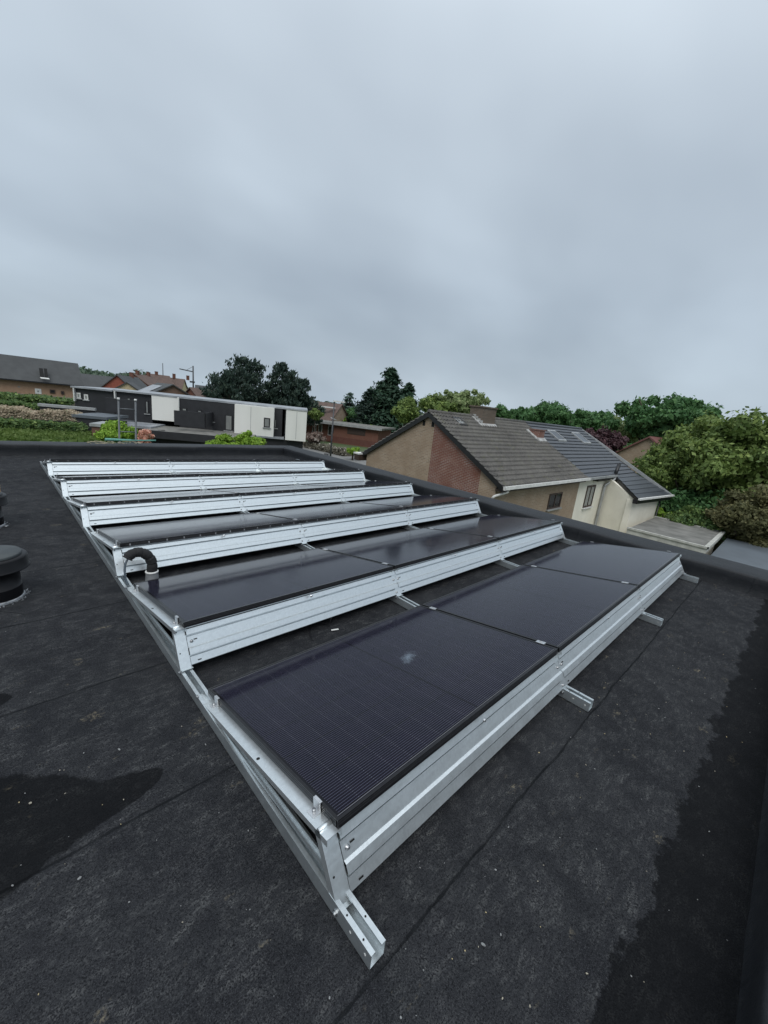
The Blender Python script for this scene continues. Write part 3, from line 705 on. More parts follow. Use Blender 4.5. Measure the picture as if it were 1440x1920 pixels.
# loose bits on the felt
bits = MB(); rn = random.Random(11)
for i in range(380):
    while True:
        x = rn.uniform(-2.5, 5.3); y = rn.uniform(-1.0, 9.4)
        if rn.random() < .35: x = rn.uniform(-1, 3.5); y = rn.uniform(-1, 1.2)
        if not (-.1 < x < 5.35 and (y + .12) % PITCH < 1.25 and y > -.12): break
    s_ = rn.uniform(.0010, .0024) * (2.0 if rn.random() < .07 else 1)
    M_ = Matrix.Translation((x, y, .002)) @ Euler((rn.uniform(-.3, .3), rn.uniform(-.3, .3), rn.uniform(0, 6))).to_matrix().to_4x4()
    n = 6; P_ = [M_ @ Vector((s_ * 1.7 * math.cos(t) * rn.uniform(.7, 1.2), s_ * math.sin(t) * rn.uniform(.7, 1.2), 0)) for t in np.linspace(0, 6.283, n, endpoint=False)]
    bits.prism(P_, (0, 0, s_ * .5), rn.choice((0, 1, 1, 1, 2)))
tag(bits.build('loose_grit', [simple('pale_chip', (.34, .31, .24), (.24, .22, .18), 90, .8), simple('grey_chip', (.24, .25, .25), (.15, .15, .15), 90, .8), simple('yellow_chip', (.42, .34, .18), (.30, .25, .14), 90, .8)]), 'small pale chips and dry petals scattered over the roofing felt', 'grit', kind='stuff')
# black cable loop between the first rows, white scrap
p = MB(); A_ = atz(575, 1215, .02)
p.tube(cr([atz(587, 1200, .012), atz(581, 1190, .012), atz(584, 1172, .012), atz(600, 1167, .012), atz(617, 1170, .03), atz(621, 1158, .09)], 7), .0035, 8)
tag(p.build('loose_cable', m_black), 'thin black cable loop lying between the two nearest panel rows', 'cable')
c = atz(628, 1181, .006); p = MB(); p.box(-.028, .028, -.007, .007, 0, .004, 0, Matrix.Rotation(-.3, 4, 'Z')); o = p.build('paper_scrap', m_whitep, bevel=.001); o.location = c; tag(o, 'small white scrap lying on the felt between the two nearest rows', 'scrap')

# ------------------------------------------------------------------ neighbouring houses on the right
GX = 12.78; CY = CAM.y
def HP(x, y, z): return Vector((x, y, z))
yR, yL, yA, zE, zA = 6.63, 14.60, 10.57, -.70, 1.66
RS = (zA - zE) / (yA - yR)
def roofz(y): return zA - abs(yA - y) * RS
def tile_roof(x0, x1, yt, zt, yb, zb, name, mat, parent, pw=.21, gauge=.27, lift=.055, wave=.048, flat=False, xskew=0, loc=None):
    """courses of wavy tiles from top edge (yt,zt) down to (yb,zb)"""
    sl_ = math.hypot(yt - yb, zt - zb); nc = max(2, round(sl_ / gauge)); m_ = MB(); ntile = max(1, round((x1 - x0) / pw)); S_ = 6 if not flat else 4
    n = ntile * S_ + 1; nrm_ = Vector((0, -(zt - zb), -(yb - yt))).normalized()
    nrm_ = Vector((0, zb - zt, yt - yb)); nrm_ = nrm_ if nrm_.z > 0 else -nrm_; nrm_.normalize()
    for c in range(nc):
        vs = []
        for (t, up) in (((c) / nc, .004), ((c + 1.02) / nc, lift), ((c + 1.02) / nc, 0.0)):
            for i in range(n):
                ph = (i % S_) / S_
                if flat: wz = .008 if ph == 0 else 0
                else: wz = wave * (math.sin(ph * 2 * math.pi) * .6 + .4 * max(0, math.sin(ph * 2 * math.pi)))
                jit = (hash((c, i // S_)) % 100) / 100 * .006
                x = x0 + (x1 - x0) * i / (n - 1) + xskew * t
                p_ = Vector((x, yt + (yb - yt) * t, zt + (zb - zt) * t)) + nrm_ * (up + (wz if up else -.01) + (jit if up else 0))
                vs.append(p_)
        m_.add(vs, [(r2 * n + i, r2 * n + i + 1, (r2 + 1) * n + i + 1, (r2 + 1) * n + i) for r2 in (0, 1) for i in range(n - 1)])
    return m_.build(name, mat, parent, recalc=False)
def window(parent, face, a0, a1, z0, z1, at_, fm=m_wood, gm=m_glass, mull=1, sill=m_zinc, fw=.07, name='window'):
    """face 'y': window in plane y=at_ looking to -y, a = x.  face 'x': plane x=at_ looking to -x, a = y"""
    def T(a, d, z): return (a, at_ - d, z) if face == 'y' else (at_ - d, a, z)
    def bx_(m_, a, b_, d0, d1, c, d):
        p0_, p1_ = T(a, d0, c), T(b_, d1, d); m_.box(min(p0_[0], p1_[0]), max(p0_[0], p1_[0]), min(p0_[1], p1_[1]), max(p0_[1], p1_[1]), c, d)
    f = MB(); bx_(f, a0, a1, .0, .04, z1 - fw, z1); bx_(f, a0, a1, .0, .04, z0, z0 + fw); bx_(f, a0, a0 + fw, .0, .04, z0 + fw, z1 - fw); bx_(f, a1 - fw, a1, .0, .04, z0 + fw, z1 - fw)
    for i in range(mull):
        c = a0 + (a1 - a0) * (i + 1) / (mull + 1); bx_(f, c - fw * .4, c + fw * .4, .0, .035, z0 + fw, z1 - fw)
    fo = f.build(name, fm, parent)
    g_ = MB(); bx_(g_, a0 + fw, a1 - fw, .002, .012, z0 + fw, z1 - fw); g_.build('pane', gm, fo)
    if sill: s_ = MB(); bx_(s_, a0 - .06, a1 + .06, .0, .12, z0 - .06, z0 - .002); s_.build('sill', sill, fo)
    return fo
XS = 21.15; YF = yR + .30        # split between the two houses; front wall plane
h1 = empty('brick_house', (0, 0, 0), label='tan brick house with weathered brown tiled roof and a red brick patch in its gable', cat='house')
p = MB(); gz = -6.0; go = GX + .10
def gab(y): return roofz(y) - .10
yr2 = 8.45 + CY; yl2 = 11.02 + CY
# gable wall in three brick fields + body
p.prism([(go, YF, gz), (go, yr2, gz), (go, yr2, gab(yr2)), (go, YF, gab(YF))], (.3, 0, 0), 0)
p.prism([(go, yl2, gz), (go, yL - .3, gz), (go, yL - .3, gab(yL - .3)), (go, yA, gab(yA)), (go, yl2, gab(yl2))] if yl2 < yA else [(go, yl2, gz), (go, yL - .3, gz), (go, yL - .3, gab(yL - .3)), (go, yl2, gab(yl2))], (.3, 0, 0), 0)
p.prism([(go + .3, YF, gz), (XS, YF, gz), (XS, YF, zE - .02), (go + .3, YF, zE - .02)], (0, .3, 0), 0)
p.prism([(go + .3, yL - .6, gz), (XS, yL - .6, gz), (XS, yL - .6, zE - .02), (go + .3, yL - .6, zE - .02)], (0, .3, 0), 0)
p.build('wall', m_tan, h1, uv=True)
p = MB(); p.prism([(go + .004, yr2, gz), (go + .004, yl2, gz), (go + .004, yl2, gab(yl2)), (go + .004, yr2, gab(yr2))], (.28, 0, 0)); p.build('red_brick_patch', m_red, h1, uv=True)
tile_roof(GX - .02, XS, yA, zA, yR, zE, 'roof', m_tile_old, h1)
tile_roof(GX - .02, XS, yA, zA, yL, zE, 'rear_roof', m_tile_old, h1)
p = MB(); p.tube([(GX - .03, yA, zA + .035), (XS, yA, zA + .035)], .085, 10); 
for i in range(24): x = GX + i * .35; p.tube([(x, yA, zA + .037), (x + .05, yA, zA + .037)], .098, 10)
p.build('ridge_cap', m_tile_old, h1)
for y0, z0, y1, z1 in ((yA, zA, yR - .05, zE - .03), (yA, zA, yL + .05, zE - .03)):
    p = MB(); p.prism([(GX - .03, y0, z0 + .02), (GX - .03, y1, z1 + .03), (GX - .03, y1, z1 - .17), (GX - .03, y0, z0 - .19)], (.10, 0, 0)); p.build('verge_board', m_black, h1)
p = MB(); p.strip([(yR - .16, zE + .02), (yR - .17, zE - .10), (yR - .03, zE - .12), (yR + .02, zE - .12), (yR + .02, zE + .0)], GX - .02, XS + .12, closed=True); p.box(GX - .02, GX - .016, yR - .16, yR + .02, zE - .12, zE + .02); p.build('gutter', m_whitep, h1)
p = MB(); p.box(GX + .05, XS, yR + .02, YF, zE - .22, zE - .12); p.build('soffit', m_wood, h1)
p = MB(); p.box(GX - .25, GX + .4, yL - .1, yL + .25, zE - .32, zE - .02); p.build('boxed_eave', m_wood, h1)
p = MB(); p.box(GX - .28, GX + .4, yL - .12, yL + .3, zE - .02, zE + .05); p.build('rear_gutter', m_whitep, h1)
p = MB(); p.tube(cr([(GX + .35, yR - .08, zE - .1), (GX + .30, yR - .06, zE - .22), (GX - .02, yR + .25, zE - .42), (GX - .05, yR + .3, zE - .55)], 4), .05, 8); p.build('downpipe', m_whitep, h1)
for y in (11.62 + CY, 11.12 + CY):
    p = MB(); p.box(go - .006, go + .0, y - .07, y + .07, 1.08, 1.30); p.build('vent_hole', m_hole, h1)
window(h1, 'y', 17.75, 19.15, -2.13, -1.38, YF, m_wood, m_glass, 1, m_zinc)
# chimneys
ch = MB(); ch.box(16.0, 17.15, yA - .52, yA + .20, zA - .6, 2.14); ch.box(15.95, 17.20, yA - .57, yA + .25, 2.14, 2.20); c1 = ch.build('chimney', m_chim, h1, uv=True)
p = MB()
for i in range(4):
    y1_ = yA - .02 - i * .14; z1_ = roofz(y1_); p.box(15.975, 16.0, y1_ - .15, y1_, z1_ - .1, z1_ + .16)
p.prism([(15.80, yA - .70, roofz(yA - .70) + .045), (16.0, yA - .70, roofz(yA - .70) + .045), (16.0, yA, zA + .07), (15.80, yA, zA + .07)], (0, 0, .03)); p.prism([(15.85, yA - .68, roofz(yA - .68) + .045), (17.25, yA - .68, roofz(yA - .68) + .045), (17.25, yA - .52, roofz(yA - .52) + .06), (15.85, yA - .52, roofz(yA - .52) + .06)], (0, 0, .03)); p.build('lead_flashing', m_lead, c1)
ch = MB(); yc = 9.97 + CY + .25; ch.box(20.35, 20.95, yc - .25, yc + .30, roofz(yc) - .6, 1.36); ch.box(20.31, 20.99, yc - .29, yc + .34, 1.36, 1.40); c2 = ch.build('small_chimney', m_red, h1, uv=True)
p = MB(); p.prism([(20.2, yc - .42, roofz(yc - .42) + .05), (21.05, yc - .42, roofz(yc - .42) + .05), (21.05, yc - .26, roofz(yc - .26) + .10), (20.2, yc - .26, roofz(yc - .26) + .10)], (0, 0, .05)); p.prism([(20.1, yc - .35, roofz(yc - .35) + .05), (20.34, yc - .35, roofz(yc - .35) + .05), (20.34, yc + .4, roofz(yc + .4) + .06), (20.1, yc + .4, roofz(yc + .4) + .06)], (0, 0, .05)); p.build('lead_flashing', m_lead, c2)
def skylight(parent, x0, x1, y0, y1, lift=.07, frame=m_zinc, glass=m_glass):
    m_ = MB(); t = .07
    def q(x, y, l): return Vector((x, y, roofz(y) + l))
    def slab(xa, xb, ya, yb, l0, l1, m2): m2.add([q(x, y, l) for l in (l0, l1) for y in (ya, yb) for x in (xa, xb)], [(0, 2, 3, 1), (4, 5, 7, 6), (0, 1, 5, 4), (2, 6, 7, 3), (0, 4, 6, 2), (1, 3, 7, 5)])
    slab(x0, x1, y0, y0 + t, 0, lift, m_); slab(x0, x1, y1 - t, y1, 0, lift, m_); slab(x0, x0 + t, y0 + t, y1 - t, 0, lift, m_); slab(x1 - t, x1, y0 + t, y1 - t, 0, lift, m_)
    o = m_.build('skylight', frame, parent); g_ = MB(); slab(x0 + t, x1 - t, y0 + t, y1 - t, 0, lift - .02, g_); g_.build('pane', glass, o); return o
skylight(h1, 14.05, 14.65, 9.83, 10.30, .09, m_black, m_curtain)
# second house
XE = 29.45
h2 = empty('rendered_house', (0, 0, 0), label='cream rendered house with dark glazed tiles, two roof windows and a low front wing', cat='house')
XW = 25.05
p = MB(); p.prism([(XS, YF, gz), (XW, YF, gz), (XW, YF, zE - .02), (XS, YF, zE - .02)], (0, .3, 0))
p.prism([(XE - .3, YF, gz), (XE - .3, yL - .3, gz), (XE - .3, yL - .3, zE - .1), (XE - .3, yA, zA - .1), (XE - .3, YF, zE - .1)], (.3, 0, 0))
ex = [(24.55, 5.15, 0), (28.70, 4.80, 0)]     # front corners of the wing
p.prism([(XW, YF, -6), (24.55, 5.15, -6), (24.55, 5.15, -1.72), (XW, YF + .0, -.78)], (.3, 0, 0))
p.prism([(24.55, 5.15, -6), (28.70, 4.80, -6), (28.70, 4.80, -1.80), (24.55, 5.15, -1.80)], (0, .3, 0))
p.prism([(28.60, 5.0, -6), (28.60, YF, -6), (28.60, YF, -.9), (28.60, 5.0, -1.8)], (.1, 0, 0))
p.build('wall', m_cream, h2)
tile_roof(XS, XE, yA, zA, yR, zE, 'roof', m_tile_new, h2, pw=.23, gauge=.30, wave=.014)
tile_roof(XS, XE, yA, zA, yL, zE, 'rear_roof', m_tile_new, h2, pw=.23, gauge=.30, wave=.014)
p = MB(); p.tube([(XS, yA, zA + .035), (XE, yA, zA + .035)], .08, 8); p.build('ridge_cap', m_tile_new, h2)
# lower wing roof continues down
m_ = MB(); nc = 6; 
for c in range(nc):
    for (ta, tb_, la2, lb2) in ((c / nc, (c + 1.03) / nc, .0, .03),):
        def W(s_, t, l):
            A = Vector((25.55, yR + .05, zE + .02)).lerp(Vector((24.25, 4.90, -1.62)), t); B = Vector((XE, yR + .05, zE + .02)).lerp(Vector((29.45, 4.38, -1.66)), t)
            q = A.lerp(B, s_); return q + Vector((0, -.45, .89)) * l
        n = 45; vs = []
        for (t, l) in ((ta, la2), (tb_, lb2), (tb_, 0)):
            for i in range(n): vs.append(W(i / (n - 1), t, l + (.010 if i % 2 else 0)))
        m_.add(vs, [(r2 * n + i, r2 * n + i + 1, (r2 + 1) * n + i + 1, (r2 + 1) * n + i) for r2 in (0, 1) for i in range(n - 1)])
m_.build('wing_roof', m_tile_new, h2, recalc=False)
p = MB(); p.prism([(24.20, 4.86, -1.60), (29.55, 4.32, -1.64), (29.55, 4.20, -1.64), (24.20, 4.74, -1.60)], (0, 0, -.10)); p.build('wing_gutter', m_whitep, h2)
p = MB(); p.prism([(24.22, 5.10, -1.71), (29.5, 4.60, -1.75), (29.5, 4.33, -1.75), (24.22, 4.87, -1.71)], (0, 0, -.22)); p.build('wing_fascia', m_black, h2)
p = MB(); p.prism([(25.45, yR + .05, zE), (24.22, 4.90, -1.66), (24.22, 4.90, -1.80), (25.45, yR + .05, zE - .16)], (.12, 0, 0)); p.build('wing_verge', m_black, h2)
p = MB(); p.strip([(yR - .15, zE + .02), (yR - .16, zE - .10), (yR + .02, zE - .12), (yR + .02, zE)], XS + .15, 25.6, closed=True); p.build('gutter', m_zinc, h2)
p = MB(); p.box(23.0, 25.5, yR + .03, YF, zE - .30, zE - .12); p.build('soffit', m_black, h2)
p = MB(); p.prism([(XE - .02, yA, zA + .06), (XE - .02, 4.36, -1.60), (XE - .02, 4.36, -1.80), (XE - .02, yA, zA - .14)], (.08, 0, 0)); p.build('verge_board', m_zinc, h2)
p = MB(); p.tube(cr([(25.35, yR - .10, zE - .16), (25.1, yR - .05, zE - .35), (24.9, yR + .18, zE - .62), (24.85, YF - .10, zE - .9), (24.85, YF - .10, -3), (24.85, YF - .10, -6)], 5), .075, 10); p.build('downpipe', m_zinc, h2)
p = MB(); a_ = atz(1170, 905, -.95); p.tube([(25.45, yR - .02, zE - .05), (25.80, yR + .0, zE + .62)], .10, 10); p.build('flue', m_black, h2)
p = MB(); p.tube([(28.72, 4.72, -1.9), (28.72, 4.72, -6)], .05, 8); p.build('rear_downpipe', m_black, h2)
window(h2, 'y', 22.35, 23.60, -2.48, -1.25, YF, m_wood, m_curtain, 1, m_whitep, .09)
skylight(h2, 22.85, 23.9, 9.15, 9.98, .12); skylight(h2, 26.4, 27.6, 9.05, 9.98, .12)
# flat roofed annexes
fa = empty('flat_roof_annexe', (0, 0, -6), label='low annexe with a grey bitumen roof and white edge below the cream house', cat='building')
p = MB(); p.box(22.95, 28.0, 1.50, 4.50, 0, 2.82); p.build('wall', m_cream, fa)
p = MB(); p.box(22.85, 28.1, 1.42, 4.58, 2.88, 3.0); p.build('roof', m_flatr, fa)
p = MB(); p.box(22.72, 22.85, 1.30, 4.66, 2.70, 3.03); p.box(22.85, 28.22, 1.30, 1.42, 2.70, 3.03); p.box(28.10, 28.22, 1.42, 4.66, 2.70, 3.03); p.box(22.66, 22.72, 1.24, 4.66, 2.94, 3.04); p.box(22.66, 28.22, 1.24, 1.30, 2.94, 3.04); p.build('roof_edge', m_edge, fa)
fb = empty('garage', (0, 0, -6), label='low garage with a smooth blue grey flat roof at the right edge', cat='building')
p = MB(); p.box(22.3, 28.2, -9, 1.0, 0, 2.45); p.build('wall', m_blackc, fb)
p = MB(); p.box(22.2, 28.3, -9.1, 1.1, 2.45, 2.70); p.build('roof', m_groof, fb)

# ------------------------------------------------------------------ generic houses given by their ridge ends
def px_house(name, label, r1, r2, width, drop, wall, roof, cat='house', group=None, wins=(), over=.35, hip=0, chim=None, base=-6, roofcol2=None, solar=None, tilted=False):
    A = at(*r1); B = at(*r2); zr = (A.z + B.z) / 2; d = B - A; d.z = 0; ln = d.length; ang = math.atan2(d.y, d.x)
    root = empty(name, (A.x, A.y, base), ang, label, cat, group); h = zr - base; e = h - drop; hw = width / 2
    p = MB(); p.prism([(0, -hw, 0), (0, hw, 0), (0, hw, e), (0, 0, h - .12), (0, -hw, e)], (ln, 0, 0)); p.build('wall', wall, root, uv=True)
    sl_ = drop / hw; ov = over; zo = e - ov * sl_
    p = MB()
    for s_ in (-1, 1):
        p.prism([(-ov * (1 - hip * 0), 0, h + .05), (-ov, s_ * (hw + ov), zo + .05), (-ov, s_ * (hw + ov), zo - .13), (-ov, 0, h - .13)] if not hip else
                [(hip, 0, h + .05), (-ov, s_ * (hw + ov), zo + .05), (-ov, s_ * (hw + ov), zo - .13), (hip, 0, h - .13)], (ln + 2 * ov, 0, 0) if not hip else (ln - hip + ov, 0, 0))
    p.build('roof', roof, root)
    p = MB(); p.box(-ov, ln + ov, -hw - ov - .12, -hw - ov, zo - .10, zo + .03); p.box(-ov, ln + ov, hw + ov, hw + ov + .12, zo - .10, zo + .03); p.build('gutter', m_zinc, root)
    # which long side and which gable face the camera
    inv = root.matrix_basis.inverted() if False else None
    cl = Matrix.Rotation(-ang, 4, 'Z') @ (CAM - Vector((A.x, A.y, 0))); sy = -1 if cl.y < 0 else 1; gx = 0 if cl.x < ln / 2 else ln
    for wdw in wins:
        kind, a0, a1, z0, z1 = wdw[:5]; fm = wdw[5] if len(wdw) > 5 else m_whitep
        f = MB(); g_ = MB(); z0_, z1_ = e + z0, e + z1
        if kind == 's':
            y = sy * hw; f.box(a0, a1, min(y, y + sy * .05), max(y, y + sy * .05), z0_, z1_); g_.box(a0 + .1, a1 - .1, min(y, y + sy * .07), max(y, y + sy * .07), z0_ + .1, z1_ - .1)
        else:
            sx = -1 if gx == 0 else 1; x = gx; f.box(min(x, x + sx * .05), max(x, x + sx * .05), a0, a1, z0_, z1_); g_.box(min(x, x + sx * .07), max(x, x + sx * .07), a0 + .1, a1 - .1, z0_ + .1, z1_ - .1)
        w_ = f.build('window', fm, root); g_.build('pane', m_glass, w_)
    if chim:
        for cx in chim: p = MB(); p.box(cx - .4, cx + .4, -.35, .35, h - .6, h + .9); p.box(cx - .45, cx + .45, -.4, .4, h + .9, h + 1.0); p.build('chimney', m_redd, root, uv=True)
    if solar:
        x0, x1, t0, t1 = solar; p = MB(); y0, y1 = sy * (hw + ov) * t0, sy * (hw + ov) * t1
        z = lambda y: h - abs(y) * sl_ + .12
        p.prism([(x0, y0, z(y0)), (x1, y0, z(y0)), (x1, y1, z(y1)), (x0, y1, z(y1))], (0, 0, .05)); p.build('roof_panels', m_lroof, root)
    return root
# big slate roofed house at far left
A = at(-60, 655, 76); B = at(146, 682, 76); C = at(158, 724, 73); D = at(-60, 701, 73)
bh = empty('long_house', (0, 0, 0), label='long house with a tall dark slate roof and peach brick wall at far left', cat='house')
zt = (at(0, 663, 76).z + B.z) / 2; ze = (C.z + at(0, 710, 73).z) / 2
A.z = B.z = zt; C.z = D.z = ze; bk = (A - D); bk.z = 0; bk = bk.normalized()
A2, B2 = A + bk * 2, B + bk * 2; C2 = C + bk * 9; D2 = D + bk * 9
p = MB(); p.add([A, B, C, D, A2, B2, C2, D2], [(0, 1, 2, 3), (4, 5, 6, 7), (0, 1, 5, 4), (1, 2, 6, 5), (3, 2, 6, 7), (0, 3, 7, 4)]); p.build('roof', m_dkroof, bh)
cw = (C + bk * .5) - (C - D).normalized() * .5; dw = D + bk * .5
p = MB(); p.prism([(cw.x, cw.y, ze), (dw.x, dw.y, ze), (dw.x, dw.y, -6), (cw.x, cw.y, -6)], bk * 8); p.build('wall', m_peach, bh, uv=True)
p = MB(); p.prism([C + Vector((0, 0, .05)), D + Vector((0, 0, .05)), D - bk * .15 + Vector((0, 0, .05)), C - bk * .15 + Vector((0, 0, .05))], (0, 0, -.16)); p.build('gutter', m_black, bh)
def roofq(u0, v0, u1, v1, d0, d1, lift, mat, name, par, th=.06):
    p = MB(); a_, b_, c_, d_ = at(u0, v0, d0 - lift), at(u1, v0 + (u1 - u0) * .11, d0 - lift), at(u1 + 2, v1 + (u1 - u0) * .11, d1 - lift), at(u0 + 2, v1, d1 - lift)
    p.prism([a_, b_, c_, d_], (0, 0, -th)); return p.build(name, mat, par)
sk = roofq(73, 690, 80.5, 706, 75.3, 74.2, 1.6, m_hole, 'skylight', bh); roofq(82, 690.5, 88, 706.5, 75.3, 74.2, 1.6, m_hole, 'skylight', bh); roofq(75, 707, 91, 709, 74.2, 74.0, 1.6, m_whitep, 'skylight_sill', bh)
dl_ = (C - D).normalized()
def wall_win(u0, v0, u1, v1, d, par, fm, gm, th=.12, fr=.12, nrm_=None, base_dir=None, name='window'):
    a_ = at(u0, v0, d); b_ = at(u1, v0, d); dirn = Vector((b_.x - a_.x, b_.y - a_.y, 0)); wd = dirn.length; dirn.normalize(); z1 = a_.z; z0 = at(u0, v1, d).z
    nr_ = Vector((dirn.y, -dirn.x, 0)); nr_ = nr_ if nr_.dot(CAM - a_) > 0 else -nr_
    p = MB(); q = lambda s_, z, o_: Vector((a_.x, a_.y, 0)) + dirn * s_ + nr_ * o_ + Vector((0, 0, z))
    p.prism([q(0, z0, 0), q(wd, z0, 0), q(wd, z1, 0), q(0, z1, 0)], nr_ * -th); w_ = p.build(name, fm, par)
    g_ = MB(); g_.prism([q(fr, z0 + fr, .02), q(wd - fr, z0 + fr, .02), q(wd - fr, z1 - fr, .02), q(fr, z1 - fr, .02)], nr_ * -.02); g_.build('pane', gm, w_); return w_
wall_win(46, 725, 56, 735, 73.3, bh, m_peach, m_wood); wall_win(65, 728, 77, 738, 73.2, bh, m_whitep, m_curtain, fr=.25); wall_win(93, 730, 103, 737, 73.2, bh, m_wood, m_glass); wall_win(114, 733, 120, 739, 73.2, bh, m_wood, m_glass); wall_win(32, 723, 38, 727, 73.3, bh, m_whitep, m_curtain, fr=.05)
gw = MB(); a_, b_ = at(-30, 732, 66), at(140, 747, 66); zt_ = (a_.z + b_.z) / 2; gw.prism([(a_.x, a_.y, zt_), (b_.x, b_.y, zt_), (b_.x, b_.y, -6), (a_.x, a_.y, -6)], (0, .25, 0)); tag(gw.build('garden_wall', simple('weathered_concrete', (.22, .19, .16), (.15, .13, .11), 1, .9)), 'low weathered garden wall in front of the long peach brick house', 'wall')

# houses on the horizon, left part
px_house('distant_house', 'low brick house with a dark roof right of the long slate roof', (150, 700, 112), (208, 707, 112), 9, 3.4, m_redd, m_dkroof, wins=(('s', 2.2, 3.5, -2.2, -.6), ('s', 4.0, 5.2, -2.2, -.6), ('s', 8.5, 9.5, -2, -.6)))
px_house('distant_house', 'bright orange red gabled house with a dark roof', (220, 709, 104), (258, 703, 120), 6.4, 3.0, m_orange, m_dkroof, wins=(('g', -.6, .6, -1.6, -.4),), chim=(11,))
px_house('distant_house', 'small pale yellow house beside the orange red gable', (238, 717, 98), (249, 717, 106), 4.2, 1.4, m_yell, m_dkroof, wins=(('g', -.6, .6, -2, -.8),))
px_house('distant_house', 'brown brick terrace behind the yellow house with a tall end wall', (252, 705, 135), (282, 701, 142), 9, 3, m_redd, m_brroof, chim=(1.5, 7))
px_house('distant_house', 'long brown roofed terrace on the rise with pale dormers', (276, 700, 165), (316, 705, 168), 9, 3.5, m_brownw, m_brroof, chim=(3, 9, 14), wins=(('s', 2, 3.2, -1.6, -.5), ('s', 5, 6.2, -1.6, -.5), ('s', 8, 9.2, -1.6, -.5), ('s', 11, 12.2, -1.6, -.5)))
px_house('distant_house', 'large brown roofed block with a row of pale windows under the eaves', (308, 706, 170), (345, 712, 168), 12, 6.0, m_yell, m_brroof, wins=(('s', 1, 2.6, -2.2, -.5), ('s', 3.6, 5.2, -2.2, -.5), ('s', 6.2, 7.8, -2.2, -.5), ('s', 8.8, 10.4, -2.2, -.5), ('s', 11.4, 13.0, -2.2, -.5)))
px_house('distant_house', 'brown brick gabled house with a dark roof and a pale sheet on its side', (324, 722, 78), (296, 717, 95), 13.0, 3.6, m_brownw, m_dkroof, wins=(('g', -.7, .7, .9, 1.5, m_brownw), ('g', 2.9, 4.3, -.4, .4)), solar=(4, 16, .15, .85), over=.4)
px_house('distant_house', 'red roofed house with a small white window left of the pines', (358, 727, 92), (406, 731, 96), 8, 3.2, m_redd, m_brroof, wins=(('s', 6.2, 7.8, -1.5, -.4), ('s', 1.2, 2.2, -1.8, -.5)))
px_house('distant_house', 'dark hipped roof house just left of the tall pines', (368, 722, 150), (425, 728, 150), 10, 2.6, m_brownw, m_dkroof)
px_house('distant_house', 'grey roofed house with a pale roof window right of the pines', (587, 752, 96), (640, 758, 92), 10, 4.3, m_tan, m_brroof, solar=None, wins=(('s', 3, 4.2, -1.8, -.6),))
px_house('distant_house', 'pinkish house glimpsed behind the dark firs at centre', (672, 768, 120), (690, 770, 120), 8, 3, m_redd, m_brroof)
a_ = at(600, 763, 90.5); p = MB(); p.box(0, 3.2, -.6, .2, 0, .25); o = p.build('roof_dormer', m_whitep); o.location = a_; o.rotation_euler.z = -.6
for c in COL.objects:
    if c.get('label', '').startswith('grey roofed house'): o.parent = c; o.matrix_parent_inverse = Matrix.Identity(4); bpy.context.view_layer.update(); o.matrix_basis = c.matrix_basis.inverted() @ (Matrix.Translation(a_) @ Matrix.Rotation(-.6, 4, 'Z'))
# red tiled house at right
px_house('tiled_house', 'brick house with a red brown tiled roof among the trees at right', (1220, 817, 52), (1268, 826, 60), 8.6, 3.0, m_tan, m_tile_red, over=.3, wins=(('g', 1.4, 3.2, -1.3, -.1, m_wood),))

# bungalow at centre
A = at(573, 786, 84); B = at(718, 803, 78); zr = (A.z + B.z) / 2 - .05; d = B - A; d.z = 0; ln = d.length; ang = math.atan2(d.y, d.x)
bg = empty('bungalow', (A.x, A.y, -6), ang, 'long low red brick bungalow with a flat grey roof across the road', 'house')
h = zr + 6; p = MB(); p.box(6.0, ln - .8, 0, 9, 0, h - .35); p.box(-6, 6.0, .9, 9, 0, h - .35); p.build('wall', m_redd, bg, uv=True)
p = MB(); p.box(-6.5, ln, -.7, 9.5, h - .33, h + .0); p.build('roof', m_flatr, bg); p = MB(); p.box(-6.5, ln + .02, -.78, -.70, h - .38, h + .05); p.build('fascia', m_zinc, bg)
def bgw(x0, x1, z0, z1, fm, gm, y=0):
    p = MB(); p.box(x0, x1, y - .06, y, z0, z1); w_ = p.build('window', fm, bg); p = MB(); p.box(x0 + .1, x1 - .1, y - .08, y - .06, z0 + .1, z1 - .1); p.build('pane', gm, w_)
bgw(ln * .56, ln * .79, h - 1.75, h - .62, m_wood, m_wood); bgw(ln * .35, ln * .385, h - 1.9, h - .5, m_wood, m_glass)
for x in (1.2, 2.5, 4.6): bgw(x, x + .8, h - 2.6, h - .7, m_whitep, m_glass, .9)
p = MB(); p.box(.2, 3.0, -.6, .9, h - .75, h - .62); p.build('porch_roof', m_whitep, bg)
p = MB(); p.box(ln * .30, ln - .78, -.012, 0.0, .2, h - 2.6); p.build('plinth', brick('plinth_brick', (.15, .058, .045), (.11, .045, .036), (.11, .08, .07)), bg, uv=True)

